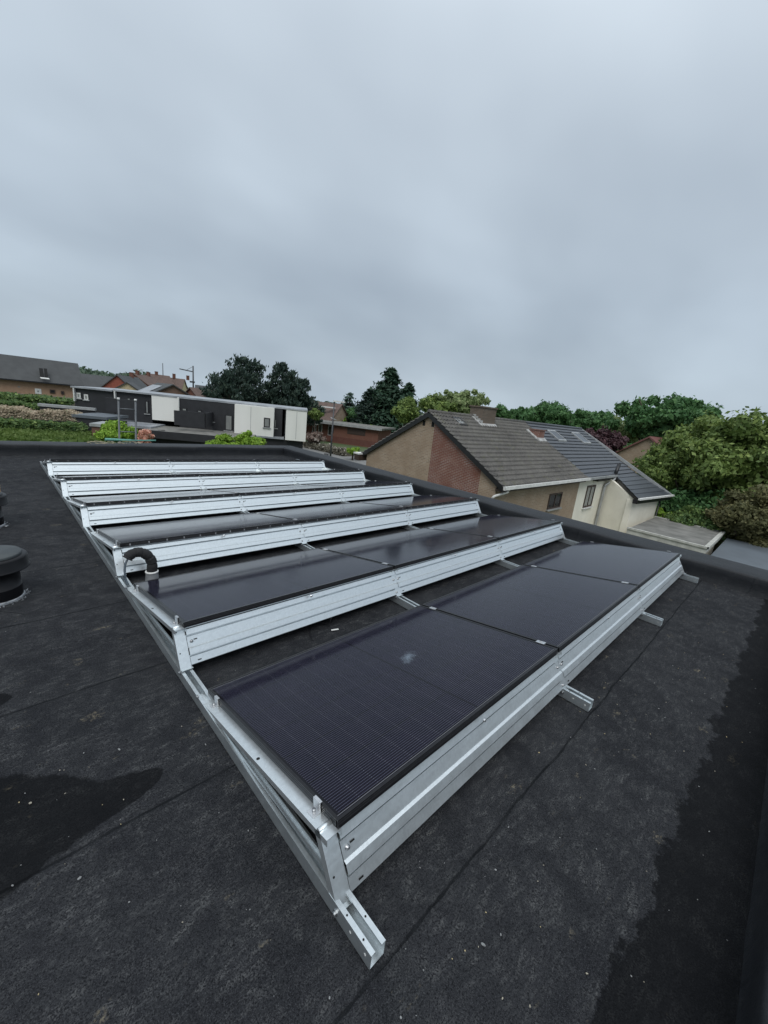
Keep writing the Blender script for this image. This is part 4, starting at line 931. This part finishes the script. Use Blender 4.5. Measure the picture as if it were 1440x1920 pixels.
# ------------------------------------------------------------------ modern black and white terrace
T1 = at(576, 770, 42); T0 = at(138, 728, 46.5); TD = (T1 - T0); TD.z = 0; TL = TD.length; TD.normalize(); TN = Vector((TD.y, -TD.x, 0)); TN = TN if TN.dot(CAM - T0) > 0 else -TN
def fac(u, v, off=0):
    r = ray(u, v); o_ = T0 + TN * off; return CAM + r * ((o_ - CAM).dot(TN) / r.dot(TN))
TANG = math.atan2(TD.y, TD.x)
def loc_s(P_): return (P_ - T0).dot(TD)
class Unit:
    def __init__(s, label, group='modern black and white terraced houses'):
        s.root = empty('terraced_house', (T0.x, T0.y, -6), TANG, label, 'house', group)
    def block(s, name, u0, u1, vt, vb, off, depth, mat, ztop=None, zbot=None, th=0):
        """vertical block: front at 'off' metres in front of the facade line, going back 'depth'"""
        a_, b_ = fac(u0, vt[0], off), fac(u1, vt[1], off); zt_ = (a_.z + b_.z) / 2 if ztop is None else ztop
        zb_ = zbot if zbot is not None else (fac(u0, vb[0], off).z + fac(u1, vb[1], off).z) / 2
        s0, s1 = loc_s(a_), loc_s(b_); side = -1      # local -y faces the camera
        m_ = MB(); m_.box(s0, s1, -off, -off + depth, zb_ + 6, zt_ + 6); return m_.build(name, mat, s.root), s0, s1, zb_ + 6, zt_ + 6
if TN.dot(Vector((math.sin(TANG), -math.cos(TANG), 0))) < 0: TANG += math.pi
zT = .5 * (fac(440, 758).z + fac(340, 746).z)
# unit C (nearest)
U = Unit('nearest modern terraced house with a large white box end and a black balcony screen')
_, s0, s1, zb, ztt = U.block('black_wall', 336, 530, (745.5, 768), (770, 815), 0, 9, m_blackc, zbot=-5.99)
zc_ = ztt - 6
U.block('white_box', 440, 514, (763, 770), (0, 0), .9, 4, m_white, ztop=zc_ + .02, zbot=zc_ - 2.75)
wb, w0, w1, wzb, wzt = U.block('white_end_box', 537, 576, (768, 771), (0, 0), 1.2, 8, m_white, ztop=zc_ + .03, zbot=zc_ - 2.85)
for uj in (470, 556):
    aj = fac(uj, 790, .9 if uj < 520 else 1.2); sj = loc_s(aj); off_ = .9 if uj < 520 else 1.2
    m_ = MB(); m_.box(sj - .02, sj + .02, -off_ - .003, -off_, zc_ + 6 - 2.7, zc_ + 6 - .1); m_.build('render_joint', m_zinc, U.root)
m_ = MB(); m_.box(w0 - .04, w1 + .04, -1.24, -1.2, wzt - .02, wzt + .06); m_.build('coping', m_zinc, U.root)
U.block('ground_floor', 455, 568, (826, 829), (0, 0), .6, 8, m_blackc, ztop=zc_ - 2.87, zbot=-5.99)
U.block('porch_slab', 470, 532, (815, 823), (0, 0), .95, 1.5, m_lroof, ztop=zc_ - 2.70, zbot=zc_ - 2.86)
m_ = MB(); m_.box(s0 - .1, w1 + .05, -.05, 9.1, ztt + .0, ztt + .16); m_.build('roof', m_lroof, U.root)
def uwin(U_, u0, v0, u1, v1, off, fm, gm, nm='window'):
    a_, b_ = fac(u0, v0, off), fac(u1, v1, off); x0, x1 = loc_s(a_), loc_s(b_); z1, z0 = a_.z + 6, b_.z + 6; y = -off
    m_ = MB(); m_.box(x0, x1, y - .05, y, z0, z1); w_ = m_.build(nm, fm, U_.root); m_ = MB(); m_.box(x0 + .1, x1 - .1, y - .07, y - .05, z0 + .1, z1 - .1); m_.build('pane', gm, w_)
    m_ = MB(); m_.box(x0 - .1, x1 + .1, y - .12, y, z0 - .08, z0); m_.build('sill', m_zinc, w_)
uwin(U, 495, 783, 506, 802, .9, m_black, m_curtain); uwin(U, 514.5, 785, 519, 803, 0, m_black, m_curtain); uwin(U, 391, 772, 401, 791, 0, m_black, m_curtain); uwin(U, 422, 777, 436, 808, 0, m_black, m_curtain, 'door')
uwin(U, 341, 764, 351, 772, 0, m_black, m_curtain); uwin(U, 370, 768, 379, 775, 0, m_black, m_curtain)
scr, q0, q1, qb, qt = U.block('balcony_screen', 326, 386, (771, 773), (797, 801), 3.0, .15, m_blackc)
m_ = MB(); m_.box(q1 - .12, q1, -3.0, 0, qb, qt); m_.build('side_screen', m_blackc, U.root)
sl2, g0, g1, gb, gt = U.block('lower_roof', 282, 425, (788, 812), (0, 0), 3.6, 3.6, m_flatr, zbot=zc_ - 2.95, ztop=zc_ - 2.66)
m_ = MB(); m_.box(g0, g1 + 2.0, -4.6, 2, 0, gb - .0); m_.build('lower_wall', m_blackc, U.root)
m_ = MB(); m_.box(g0 - .1, g1 + 2.2, -5.2, 0, gb, gt + .02); m_.build('lower_deck', m_flatr, U.root)
m_ = MB(); m_.box(g0 - .1, g1 + 2.2, -5.32, -5.2, gb - .3, gt + .03); m_.build('lower_fascia', m_blackc, U.root)
for u0 in (288, 297, 303): uwin(U, u0, 806, u0 + 7, 820, 4.62, m_black, m_curtain)
# unit B
U = Unit('middle modern terraced house with white side panel seen behind the ladder')
_, s0b, s1b, zb, ztt = U.block('black_wall', 214, 284, (733, 740.5), (760, 788), 0, 9, m_blackc, zbot=-5.99)
U.block('white_panel', 284, 335, (741, 746), (788, 790), .25, 8.5, m_white, ztop=ztt - 6 + .05)
m_ = MB(); m_.box(s0b, s0 - .1, -.3, 9.1, ztt + .0, ztt + .14); m_.build('roof', m_lroof, U.root)
U.block('white_edge', 213, 215.5, (732, 732), (748, 748), .3, .5, m_whitep)
U.block('balcony_screen', 198, 252, (746, 750), (771, 775), 3.4, .15, m_blackc)
U.block('lower_roof', 170, 282, (762, 775), (0, 0), 3.8, 3.8, m_lroof, ztop=ztt - 6 - 2.55, zbot=ztt - 6 - 2.75)
U.block('lower_wall', 170, 282, (762, 775), (0, 0), 3.5, 10, m_blackc, ztop=ztt - 6 - 2.77, zbot=-5.99)
uwin(U, 272, 751, 280, 776, 0, m_black, m_curtain, 'door'); uwin(U, 238, 747, 246, 750, 0, m_black, m_curtain)
# unit A
U = Unit('farthest modern terraced house, black with two small white framed windows')
_, s0a, s1a, zb, ztt = U.block('black_wall', 138, 213, (728, 733), (756, 762), 0, 9, m_blackc, zbot=-5.99)
U.block('white_edge', 136, 138, (727, 727), (752, 752), .3, .5, m_whitep)
m_ = MB(); m_.box(s0a - .1, s1a, -.3, 9.1, ztt, ztt + .14); m_.build('roof', m_lroof, U.root)
uwin(U, 143.5, 736, 152, 747, 0, m_whitep, m_curtain); uwin(U, 157.5, 739, 166, 750, 0, m_whitep, m_curtain)
U.block('lower_wall', 138, 213, (750, 760), (0, 0), .4, 9, m_blackc, ztop=ztt - 6 - 2.8, zbot=-5.99)
# sheds in front of unit A
def px_shed(label, u0, u1, vt, d, back, roofm, wallm, name='shed', hgt=None):
    A = at(u0, vt[0], d[0]); B = at(u1, vt[1], d[1]); z = (A.z + B.z) / 2; dd = B - A; dd.z = 0; ln = dd.length; ang = math.atan2(dd.y, dd.x)
    r_ = empty(name, (A.x, A.y, -6), ang, label, 'shed'); p = MB(); p.box(.1, ln - .1, .1, back - .1, 0, z + 6 - .2); p.build('wall', wallm, r_)
    p = MB(); p.box(0, ln, 0, back, z + 6 - .2, z + 6); p.build('roof', roofm, r_); return r_
px_shed('long black shed with a pale roof edge behind the blossoming hedge', 70, 178, (757, 765), (43, 42), .5, m_zinc, m_blackc)
px_shed('low black carport with a smooth grey roof behind the yellow green shrub', 133, 200, (777, 782), (39, 38), 4, m_groof, m_blackc)
px_shed('small brick outhouse with a pale flat roof left of the ladder', 167, 216, (794, 797), (35, 34.5), 2.5, m_zinc, m_redd, 'outhouse')

# ------------------------------------------------------------------ street furniture and masts
def pole(name, label, cat, u, v, d, r0, base=-6):
    P_ = at(u, v, d); root = empty(name, (P_.x, P_.y, base), 0, label, cat); H = P_.z - base
    p = MB(); p.tube([(0, 0, 0), (0, 0, H)], [r0, r0 * .6], 10); p.build('pole', m_steel, root); return root, H
rt, H = pole('street_lamp', 'slim grey street lamp with a pale horizontal head beside the road', 'street lamp', 627, 753, 41, .11)
p = MB(); p.box(-.1, 1.05, -.14, .14, H - .02, H + .10); o = p.build('lamp_head', m_whitep, rt); o.rotation_euler.z = -R(48)
p = MB(); p.tube([(-.25, 0, H - 1.55), (.35, 0, H - 1.75)], .05, 8); o = p.build('bracket', m_zinc, rt); o.rotation_euler.z = -R(48)
rt, H = pole('aerial_mast', 'tall grey mast with a side arm above the far brown roofs', 'mast', 362, 686, 150, .32)
p = MB(); a0 = Vector((0, 0, H - 1.8)); sd = -CR.copy(); sd.z = 0; sd.normalize()
p.tube([a0, a0 + sd * 4.3 + Vector((0, 0, .45))], .16, 8); p.tube([Vector((0, 0, H - .2)), a0 + sd * 2.2 + Vector((0, 0, .25))], .05, 6); p.build('side_arm', m_steel, rt)
p = MB(); p.box(-1.0, .4, -.3, .3, H - 5.2, H - 4.7); o = p.build('small_arm', m_steel, rt); o.rotation_euler.z = math.atan2(-sd.y, -sd.x)
rt, H = pole('radio_mast', 'very thin distant radio mast on the left horizon', 'mast', 305, 681, 420, .45)
P_ = atz(612, 852, -4.9); bn = empty('litter_bin', (P_.x, P_.y, -6), 0, 'small black bin on a post at the near side of the road', 'bin')
p = MB(); p.lathe([(.0, 1.2), (.28, 1.2), (.30, .7), (.25, .4), (0, .4)], seg=16); p.build('bin_body', m_black, bn); p = MB(); p.tube([(0, 0, 0), (0, 0, .4)], .05, 8); p.build('post', m_black, bn)

# ------------------------------------------------------------------ vegetation
def leaves(cent, nrm_, size, rng_, elong=1.0, jitter=.6, up=0.0):
    n = len(cent); d = rng_.normal(size=(n, 3)) * jitter + nrm_; d[:, 2] += up; d /= np.linalg.norm(d, axis=1, keepdims=True) + 1e-9
    t = np.cross(d, rng_.normal(size=(n, 3))); t /= np.linalg.norm(t, axis=1, keepdims=True) + 1e-9; b_ = np.cross(d, t)
    s = (size * rng_.uniform(.45, 1.45, size=(n, 1))); t = t * s * elong; b_ = b_ * s * .62
    v = np.stack([cent - t, cent - b_ * .9, cent + t, cent + b_ * .9], axis=1); return v.reshape(-1, 3)
def needles(cent, size, rng_):
    n = len(cent); t = rng_.normal(size=(n, 3)) * .7; t[:, 2] = np.abs(t[:, 2]) + .55; t /= np.linalg.norm(t, axis=1, keepdims=True); b_ = np.cross(t, rng_.normal(size=(n, 3))); b_ /= np.linalg.norm(b_, axis=1, keepdims=True)
    s = size * rng_.uniform(.6, 1.4, size=(n, 1)); t = t * s * 1.25; b_ = b_ * s * .42
    return np.stack([cent - t * .6, cent - b_, cent + t, cent + b_], axis=1).reshape(-1, 3)
def quads_obj(name, V, mat, parent=None):
    n = len(V) // 4; me = bpy.data.meshes.new(name); me.vertices.add(4 * n); me.vertices.foreach_set('co', V.astype('f').ravel())
    me.loops.add(4 * n); me.loops.foreach_set('vertex_index', np.arange(4 * n, dtype='i')); me.polygons.add(n)
    me.polygons.foreach_set('loop_start', np.arange(0, 4 * n, 4, dtype='i')); me.polygons.foreach_set('loop_total', np.full(n, 4, dtype='i'))
    me.materials.append(mat); me.update(calc_edges=True); o = bpy.data.objects.new(name, me); COL.objects.link(o)
    if parent: o.parent = parent
    return o
def clump_pts(c, r, n, rg, shell=.55):
    d = rg.normal(size=(n, 3)); d /= np.linalg.norm(d, axis=1, keepdims=True); k = shell + (1 - shell) * rg.random((n, 1)) ** .6
    return np.array(c) + d * k * np.array(r), d
def crown(root, cen, rad, ncl, nleaf, size, mat, seed, shape='round', flat=.8, cr_=(.22, .36)):
    rg = np.random.default_rng(seed); V = []; rad = np.array(rad) * np.array([.80, .80, .88])
    for i in range(ncl):
        d = rg.normal(size=3); d /= np.linalg.norm(d); d[2] = abs(d[2]) * 1.0 if rg.random() < .72 else d[2]
        k = rg.uniform(.45, .92) ; c = np.array(cen) + d * np.array(rad) * k
        if shape == 'tall': c[2] = cen[2] + (rg.random() * 2 - 1) * rad[2] * .85; f = math.sqrt(max(.05, 1 - ((c[2] - cen[2]) / rad[2]) ** 2)); a = rg.random() * 6.28; c[0] = cen[0] + math.cos(a) * rad[0] * f * k; c[1] = cen[1] + math.sin(a) * rad[1] * f * k
        r_ = rg.uniform(cr_[0] * .7, cr_[1] * 1.1) * min(rad[0], rad[2]) ; n = int(nleaf * (.6 + .8 * rg.random()))
        p_, nn_ = clump_pts(c, (r_, r_, r_ * flat), n, rg, .5); V.append(leaves(p_, nn_, size, rg))
        # a few sprays poking out
        m2 = max(3, n // 7); p_, nn_ = clump_pts(c, (r_ * 1.28, r_ * 1.28, r_ * 1.22), m2, rg, .8); V.append(leaves(p_, nn_, size * .8, rg))
    # loose inner fill
    n = ncl * nleaf // 5; p_, nn_ = clump_pts(cen, np.array(rad) * .62, n, rg, .0); V.append(leaves(p_, nn_, size * 1.5, rg))
    return quads_obj('crown', np.concatenate(V), mat, root)
def trunk(root, h, r, mat=m_trunk, spread=0, top=None, seed=1, nb=6):
    rg = random.Random(seed); p = MB(); p.tube([(0, 0, 0), (.04 * h * .1, 0, h * .35), (0, .03 * h * .2, h * .7), (0, 0, h)], [r * 1.25, r, r * .75, r * .3], 8)
    for i in range(nb):
        a = rg.random() * 6.28; z = h * rg.uniform(.35, .85); l = spread * rg.uniform(.5, 1)
        p.tube([(0, 0, z), (math.cos(a) * l * .5, math.sin(a) * l * .5, z + l * .35), (math.cos(a) * l, math.sin(a) * l, z + l * .9)], [r * .45, r * .28, r * .1], 6)
    p.build('trunk', mat, root)
def tree(name, label, u, vtop, d, width, h=None, vbot=None, mat=m_oak, ncl=40, nleaf=230, size=.28, seed=1, shape='round', group=None, cat='tree', base=-6, flat=.8, cr_=(.22, .36), depth=None):
    """crown top at pixel (u,vtop), crown bottom at vbot, distance d"""
    T = at(u, vtop, d); B = at(u, vbot, d); root = empty(name, (T.x, T.y, base), 0, label, cat, group)
    zc_ = (T.z + B.z) / 2 - base; rz = (T.z - B.z) / 2
    crown(root, (0, 0, zc_), (width / 2, (depth or width) / 2, rz), ncl, nleaf, size, mat, seed, shape, flat, cr_)
    trunk(root, max(1, zc_ + rz * .3), max(.12, width * .03), m_trunk, width * .3, seed=seed); return root
def conifer(name, label, u, vtop, d, base_w, vbot, mat, n_lv, n_br, size, seed, kind='spruce', tr=m_trunk, lean=0, nper=26):
    T = at(u, vtop, d); B = at(u, vbot, d); root = empty(name, (T.x, T.y, -6), 0, label, 'tree'); rg = np.random.default_rng(seed); H = T.z + 6; hb = max(.5, B.z + 6)
    V = []; lim = MB(); rt_ = base_w * .028 + .05
    for i in range(n_lv):
        t = (i + .5) / n_lv; z = hb + (H - hb) * t
        w_ = base_w / 2 * ((1 - t) ** .8 * .95 + .05) if kind == 'spruce' else base_w / 2 * (1 - t) ** .62 * (.8 + .2 * min(1, t / .3)) + .25
        nb = max(4, int(n_br * (.45 + .55 * (1 - t))))
        for k in range(nb):
            a = rg.random() * 6.283; L_ = w_ * (rg.uniform(.62, 1.12) if kind == 'spruce' else rg.uniform(.45, 1.22)); n = int(nper * (.4 + .6 * L_ / (base_w / 2)))
            s = rg.random((n, 1)) ** (.65 if kind == 'spruce' else .42); droop = -.28 if kind == 'spruce' else .22
            cx = np.cos(a) * L_ * s; cy = np.sin(a) * L_ * s; cz = z + L_ * s * droop + (L_ * s ** 2) * (.18 if kind == 'spruce' else .05)
            sp_ = (.05 + .14 * s) * L_ + .12
            if kind == 'pine': sp_ = .05 * L_ + .26
            P_ = np.concatenate([cx, cy, cz], 1) + rg.normal(size=(n, 3)) * sp_ * np.array([1, 1, .45])
            nd = np.tile([[math.cos(a) * .3, math.sin(a) * .3, 1.0]], (n, 1)); V.append(leaves(P_, nd, size, rg, 1.3 if kind == 'spruce' else 1.7, .55, 0) if kind == 'spruce' else needles(P_, size, rg))
            if kind == 'pine':
                tp = np.array([math.cos(a) * L_, math.sin(a) * L_, z + L_ * .27]); m3 = 26; Pt = tp + rg.normal(size=(m3, 3)) * np.array([.34, .34, .26]) * base_w / 11; V.append(needles(Pt, size, rg))
            if k % 3 == 0: lim.tube([(0, 0, z), (math.cos(a) * L_ * .9, math.sin(a) * L_ * .9, z + L_ * .9 * droop * .8)], [.05, .015], 4, cap=False)
    # leader
    n = 40; P_ = np.concatenate([rg.normal(size=(n, 2)) * .10, H - rg.random((n, 1)) * .9], 1); V.append(leaves(P_, np.tile([[0, 0, 1.]], (n, 1)), size * .7, rg, 1.3))
    quads_obj('crown', np.concatenate(V), mat, root)
    lim.tube([(0, 0, 0), (0, 0, H * .5), (0, 0, H - .4)], [rt_ * 1.3, rt_, .04], 8); lim.build('trunk', tr, root); return root
def boxfol(name, label, cat, A, B, thick, z0, z1, mat, n, size, seed, bumpy=.25, mat2=None, kind=None, group=None):
    """hedge from A to B"""
    A = Vector((A.x, A.y, 0)); B = Vector((B.x, B.y, 0)); rg = np.random.default_rng(seed); d = B - A; ln = d.length; ang = math.atan2(d.y, d.x)
    root = empty(name, (A.x, A.y, z0), ang, label, cat, group); s = rg.random((n, 1)); ph = rg.random(4) * 6
    x = s * ln; top = (z1 - z0) + min(1.0, z1 - z0) * bumpy * (.35 * np.sin(x * 1.9 + ph[0]) + .25 * np.sin(x * 4.3 + ph[1])); 
    side = rg.random((n, 1)); y = np.where(side < .55, -thick / 2 + rg.random((n, 1)) * .25 * thick, (rg.random((n, 1)) - .5) * thick); z = np.where(side < .55, rg.random((n, 1)) ** .8 * top, top - rg.random((n, 1)) ** 2 * .4)
    nd = np.where(side < .55, np.array([[0, -1., .5]]), np.array([[0, -.3, 1.]])); P_ = np.concatenate([x, y, z], 1) + rg.normal(size=(n, 3)) * size * .5
    quads_obj('foliage', leaves(P_, nd, size, rg), mat, root)
    c = MB(); c.box(.1, ln - .1, -thick * .36, thick * .4, 0, (z1 - z0) * .86); c.build('inner_twigs', mat, root)
    return root

# two big pines
conifer('pine_tree', 'broad dark pine, the left and larger one behind the white terrace', 460, 675, 78, 13.0, 776, m_pine, 13, 11, .34, 3, 'pine', m_pinebark, nper=36)
conifer('pine_tree', 'narrower dark pine standing right of the broad one behind the terrace', 531, 685, 76, 9.5, 790, m_pine, 15, 11, .32, 5, 'pine', m_pinebark, nper=34)
conifer('pine_tree', 'low sloping dark pine at the right end of the pine group', 565, 714, 74, 8.0, 800, m_pine, 12, 11, .32, 8, 'pine', m_pinebark, nper=34)
conifer('pine_tree', 'small dark pine at the left foot of the pine group', 430, 704, 74, 8.0, 772, m_pine, 10, 10, .32, 9, 'pine', m_pinebark, nper=50)
# spruces at centre
conifer('spruce_tree', 'tall pointed spruce above the middle of the skyline', 735, 690, 98, 15.5, 812, m_spruce, 24, 18, .38, 12, 'spruce', nper=80)
conifer('fir_tree', 'dark narrow fir just left of the tall spruce', 693, 729, 96, 9.2, 812, m_pine, 18, 15, .36, 13, 'spruce', nper=64)
conifer('spruce_tree', 'shorter spruce leaning on the right side of the tall spruce', 768, 718, 95, 9.8, 806, m_spruce, 17, 15, .37, 14, 'spruce', nper=64)
tree('deciduous_tree', 'yellowish tree in front of the right spruce', 764, 742, 80, 6.6, vbot=810, mat=m_lime, ncl=24, nleaf=170, size=.30, seed=21)
conifer('cedar_tree', 'blue green cedar with drooping branches left of the dark firs', 657, 736, 106, 9.5, 788, m_cedar, 9, 10, .36, 15, 'spruce', nper=34)
tree('deciduous_tree', 'rounded bright green tree behind the bungalow roof', 662, 765, 96, 9.0, vbot=800, mat=m_oak, ncl=26, nleaf=190, size=.33, seed=22)
tree('garden_shrub', 'yellow green shrub showing above the bungalow roof left of centre', 634, 780, 94, 5.8, vbot=798, mat=m_shrub, ncl=14, nleaf=120, size=.3, seed=23, cat='shrub')
tree('garden_shrub', 'yellow green clipped shrub above the right end of the bungalow roof', 692, 796, 90, 7.0, vbot=812, mat=m_shrub, ncl=14, nleaf=120, size=.3, seed=24, cat='shrub')
tree('deciduous_tree', 'small olive tree between the pines and the bungalow', 592, 766, 72, 3.6, vbot=792, mat=m_lime, ncl=18, nleaf=150, size=.25, seed=25)
# behind the neighbour ridge
tree('willow_tree', 'pale feathery willow behind the brick house ridge', 866, 719, 52, 9.4, vbot=800, mat=m_wil, ncl=38, nleaf=150, size=.19, seed=31, cr_=(.18, .30))
tree('deciduous_tree', 'yellow green tree left of the pale willow', 822, 737, 50, 6.6, vbot=800, mat=m_lime, ncl=30, nleaf=150, size=.2, seed=32)
tree('deciduous_tree', 'small green tree right of the big chimney', 946, 754, 70, 7.0, vbot=812, mat=m_oak, ncl=26, nleaf=170, size=.24, seed=33)
tree('deciduous_tree', 'broad green tree with a domed crown behind the dark ridge', 1022, 750, 68, 13.5, vbot=830, mat=m_oak, ncl=46, nleaf=210, size=.27, seed=34)
tree('deciduous_tree', 'green tree right of the domed one behind the ridge', 1078, 764, 66, 9.5, vbot=830, mat=m_oak, ncl=34, nleaf=190, size=.26, seed=35)
tree('deciduous_tree', 'darker green tree with a spiky top above the purple tree', 1125, 763, 74, 9.5, vbot=836, mat=m_oak, ncl=30, nleaf=180, size=.28, seed=36)
tree('deciduous_tree', 'pale hazy green tree left of the great oak', 1172, 776, 66, 6.5, vbot=860, mat=m_wil, ncl=28, nleaf=160, size=.22, seed=37)
tree('purple_beech', 'dark purple leaved tree beside the dark roof verge', 1128, 801, 46, 7.2, vbot=876, mat=m_purp, ncl=34, nleaf=210, size=.2, seed=38)
tree('oak_tree', 'great oak with a broad uneven crown on the right skyline', 1262, 736, 60, 17, vbot=862, mat=m_oak, ncl=70, nleaf=260, size=.27, seed=39, cr_=(.17, .30))
tree('deciduous_tree', 'olive green tree between the tiled house and the large right hand trees', 1345, 792, 50, 6.5, vbot=880, mat=m_lime, ncl=30, nleaf=190, size=.22, seed=47)
# large mass at right
tree('maple_tree', 'large olive green maple filling the right edge', 1352, 792, 36, 11.0, vbot=1010, mat=m_lime, ncl=80, nleaf=330, size=.15, seed=40, cr_=(.16, .30))
tree('maple_tree', 'tallest of the large olive green trees cut by the right edge', 1440, 764, 36, 15.0, vbot=1010, mat=m_lime, ncl=95, nleaf=330, size=.16, seed=41, cr_=(.15, .28))
tree('deciduous_tree', 'dark bushy tree at the foot of the right hand maples', 1315, 895, 33, 6.8, vbot=1060, mat=m_oak, ncl=45, nleaf=240, size=.13, seed=42)
tree('deciduous_tree', 'bronze leaved tree low at the right edge', 1432, 902, 30, 5.2, vbot=1065, mat=m_brown, ncl=60, nleaf=260, size=.10, seed=43, cr_=(.18, .32))
tree('garden_shrub', 'bright green shrub beside the cream house wing', 1250, 948, 31, 3.4, vbot=1010, mat=m_shrub, ncl=26, nleaf=200, size=.09, seed=44, cat='shrub')
tree('garden_shrub', 'grey green bushy shrub behind the grey flat roof', 1318, 948, 30, 4.0, vbot=1035, mat=m_hedge, ncl=36, nleaf=220, size=.10, seed=45, cat='shrub')
tree('deciduous_tree', 'small green tree in front of the red tiled house', 1240, 862, 44, 4.2, vbot=950, mat=m_hedge, ncl=34, nleaf=190, size=.15, seed=46)
# left gardens
def hz(u, v, d): return at(u, v, d).z
boxfol('clipped_hedge', 'long clipped green hedge in front of the garden wall at left', 'hedge', at(-40, 735, 60), at(138, 752, 58), 5, -6, hz(60, 744, 59), m_hedge, 12000, .17, 51)
boxfol('clipped_hedge', 'darker second hedge just below the garden wall hedge', 'hedge', at(-40, 745, 52), at(66, 757, 52), 2.5, -6, hz(30, 756, 52), m_hedge, 9000, .14, 52)
boxfol('blossom_hedge', 'hedge covered in cream blossom above a dark base at left', 'hedge', at(-40, 760, 41.5), at(158, 783, 40), 2.2, -1.95, -1.27, m_bloss, 14000, .085, 53, .4)
boxfol('clipped_hedge', 'dark green hedge bordering the lawn at left', 'hedge', at(-40, 780, 38.6), at(160, 800, 37.4), 1.2, -2.5, -1.92, m_hedge, 9000, .13, 54, .10)
p = MB(); a_, b_ = at(-40, 790, 39.2), at(160, 800, 38.4); p.prism([(a_.x, a_.y, -2.48), (b_.x, b_.y, -2.48), (b_.x, b_.y, -1.80), (a_.x, a_.y, -1.80)], (0, .1, 0)); tag(p.build('board_fence', m_black), 'low black board fence between the blossoming hedge and the dark hedge at left', 'fence')
gl = MB(); a_, b_ = atz(-60, 800, -5.3), atz(170, 822, -5.3)
rg = np.random.default_rng(61); n = 9000; q_ = rg.random((n, 2)); lx0, lx1, ly0, ly1 = -13.5, 5.1, 31, 36.6
P_ = np.stack([lx0 + (lx1 - lx0) * q_[:, 0], ly0 + (ly1 - ly0) * q_[:, 1], np.full(n, -2.44)], 1)
tag(quads_obj('tall_grass', leaves(P_, np.tile([[0, -1., .2]], (n, 1)), .16, rg, 1.2), leafmat('grass_blades', (.07, .12, .025), (.12, .18, .04), (.17, .22, .07), .4, gain=1.0)), 'tall grass growing on the lawn at left', 'grass', kind='stuff')
tree('garden_shrub', 'bright yellow green shrub behind the ladder', 221, 786, 26, 2.3, vbot=850, mat=m_shrub, ncl=40, nleaf=220, size=.10, seed=62, cat='shrub')
tree('garden_shrub', 'pink and cream flowering shrub right of the ladder', 269, 798, 30, 1.3, vbot=850, mat=m_pink, ncl=26, nleaf=180, size=.09, seed=63, cat='shrub')
tree('garden_shrub', 'low bright green bush peeping over the far parapet', 418, 812, 24, 2.4, vbot=870, mat=m_shrub, ncl=30, nleaf=180, size=.085, seed=64, cat='shrub')
tree('garden_shrub', 'taller bright green bush over the far parapet by the roof corner', 466, 804, 24, 2.3, vbot=870, mat=m_shrub, ncl=32, nleaf=180, size=.085, seed=65, cat='shrub')
tree('garden_shrub', 'small leafy plant beside the black shed', 113, 763, 44, 2.2, vbot=790, mat=m_shrub, ncl=12, nleaf=90, size=.12, seed=66, cat='shrub')
tree('garden_shrub', 'dry reddish shrub in front of the bungalow porch', 590, 808, 68, 5.0, vbot=836, mat=leafmat('dry_leaves', (.09, .06, .05), (.17, .13, .11), (.3, .28, .25), 1), ncl=20, nleaf=110, size=.2, seed=67, cat='shrub')
tree('garden_shrub', 'bright yellow green shrub at the far kerb by the brick house eave', 663, 836, 58, 3.0, vbot=856, mat=m_shrub, ncl=14, nleaf=110, size=.18, seed=68, cat='shrub')
boxfol('planting_bed', 'low planting with pale stones along the bungalow front', 'hedge', at(575, 826, 70), at(655, 842, 62), 2.5, -6, -5.1, leafmat('bed', (.06, .055, .04), (.13, .12, .09), (.4, .38, .34), 1.5), 3500, .16, 69, .5)
# trees along the far horizon
i = 0
def farband(label, u0, u1, v0, v1, d, mat, n, sz, seed, base=-6, name='distant_wood', amp=2):
    rg = np.random.default_rng(seed); V = []
    for k in range(n):
        u = u0 + (u1 - u0) * k / n; T = at(u, v0 + (v1 - v0) * k / n + rg.uniform(-amp, amp), d + rg.uniform(-15, 15)); r_ = rg.uniform(3.5, 6)
        for q in range(4):
            c = np.array([T.x, T.y, T.z - r_ * .8]) + rg.normal(size=3) * r_ * .4 * np.array([1, 1, .4]); p_, nn_ = clump_pts(c, (r_ * .7, r_ * .7, r_ * .6), 60, rg, .5); V.append(leaves(p_, nn_, sz, rg))
        p_, nn_ = clump_pts(np.array([T.x, T.y, T.z - r_ * 2.4]), (r_ * 1.5, r_ * 1.5, r_ * 1.6), 90, rg, .3); V.append(leaves(p_, nn_, sz * 1.6, rg))
    return tag(quads_obj(name, np.concatenate(V), mat), label, 'wood', kind='stuff')
farband('far wooded rise behind the roofs at left', 140, 290, 693, 703, 230, m_far, 26, 1.0, 71)
farband('hazy far wood behind the pines and bungalow', 350, 720, 724, 766, 260, m_far, 60, 1.0, 72, amp=2.5)
farband('far wood behind the neighbouring ridge and the right hand trees', 780, 1440, 776, 842, 120, m_oak, 62, .6, 73, amp=3)
farband('far wood closing the horizon left of the picture', -700, 140, 640, 712, 300, m_far, 60, 1.2, 74)
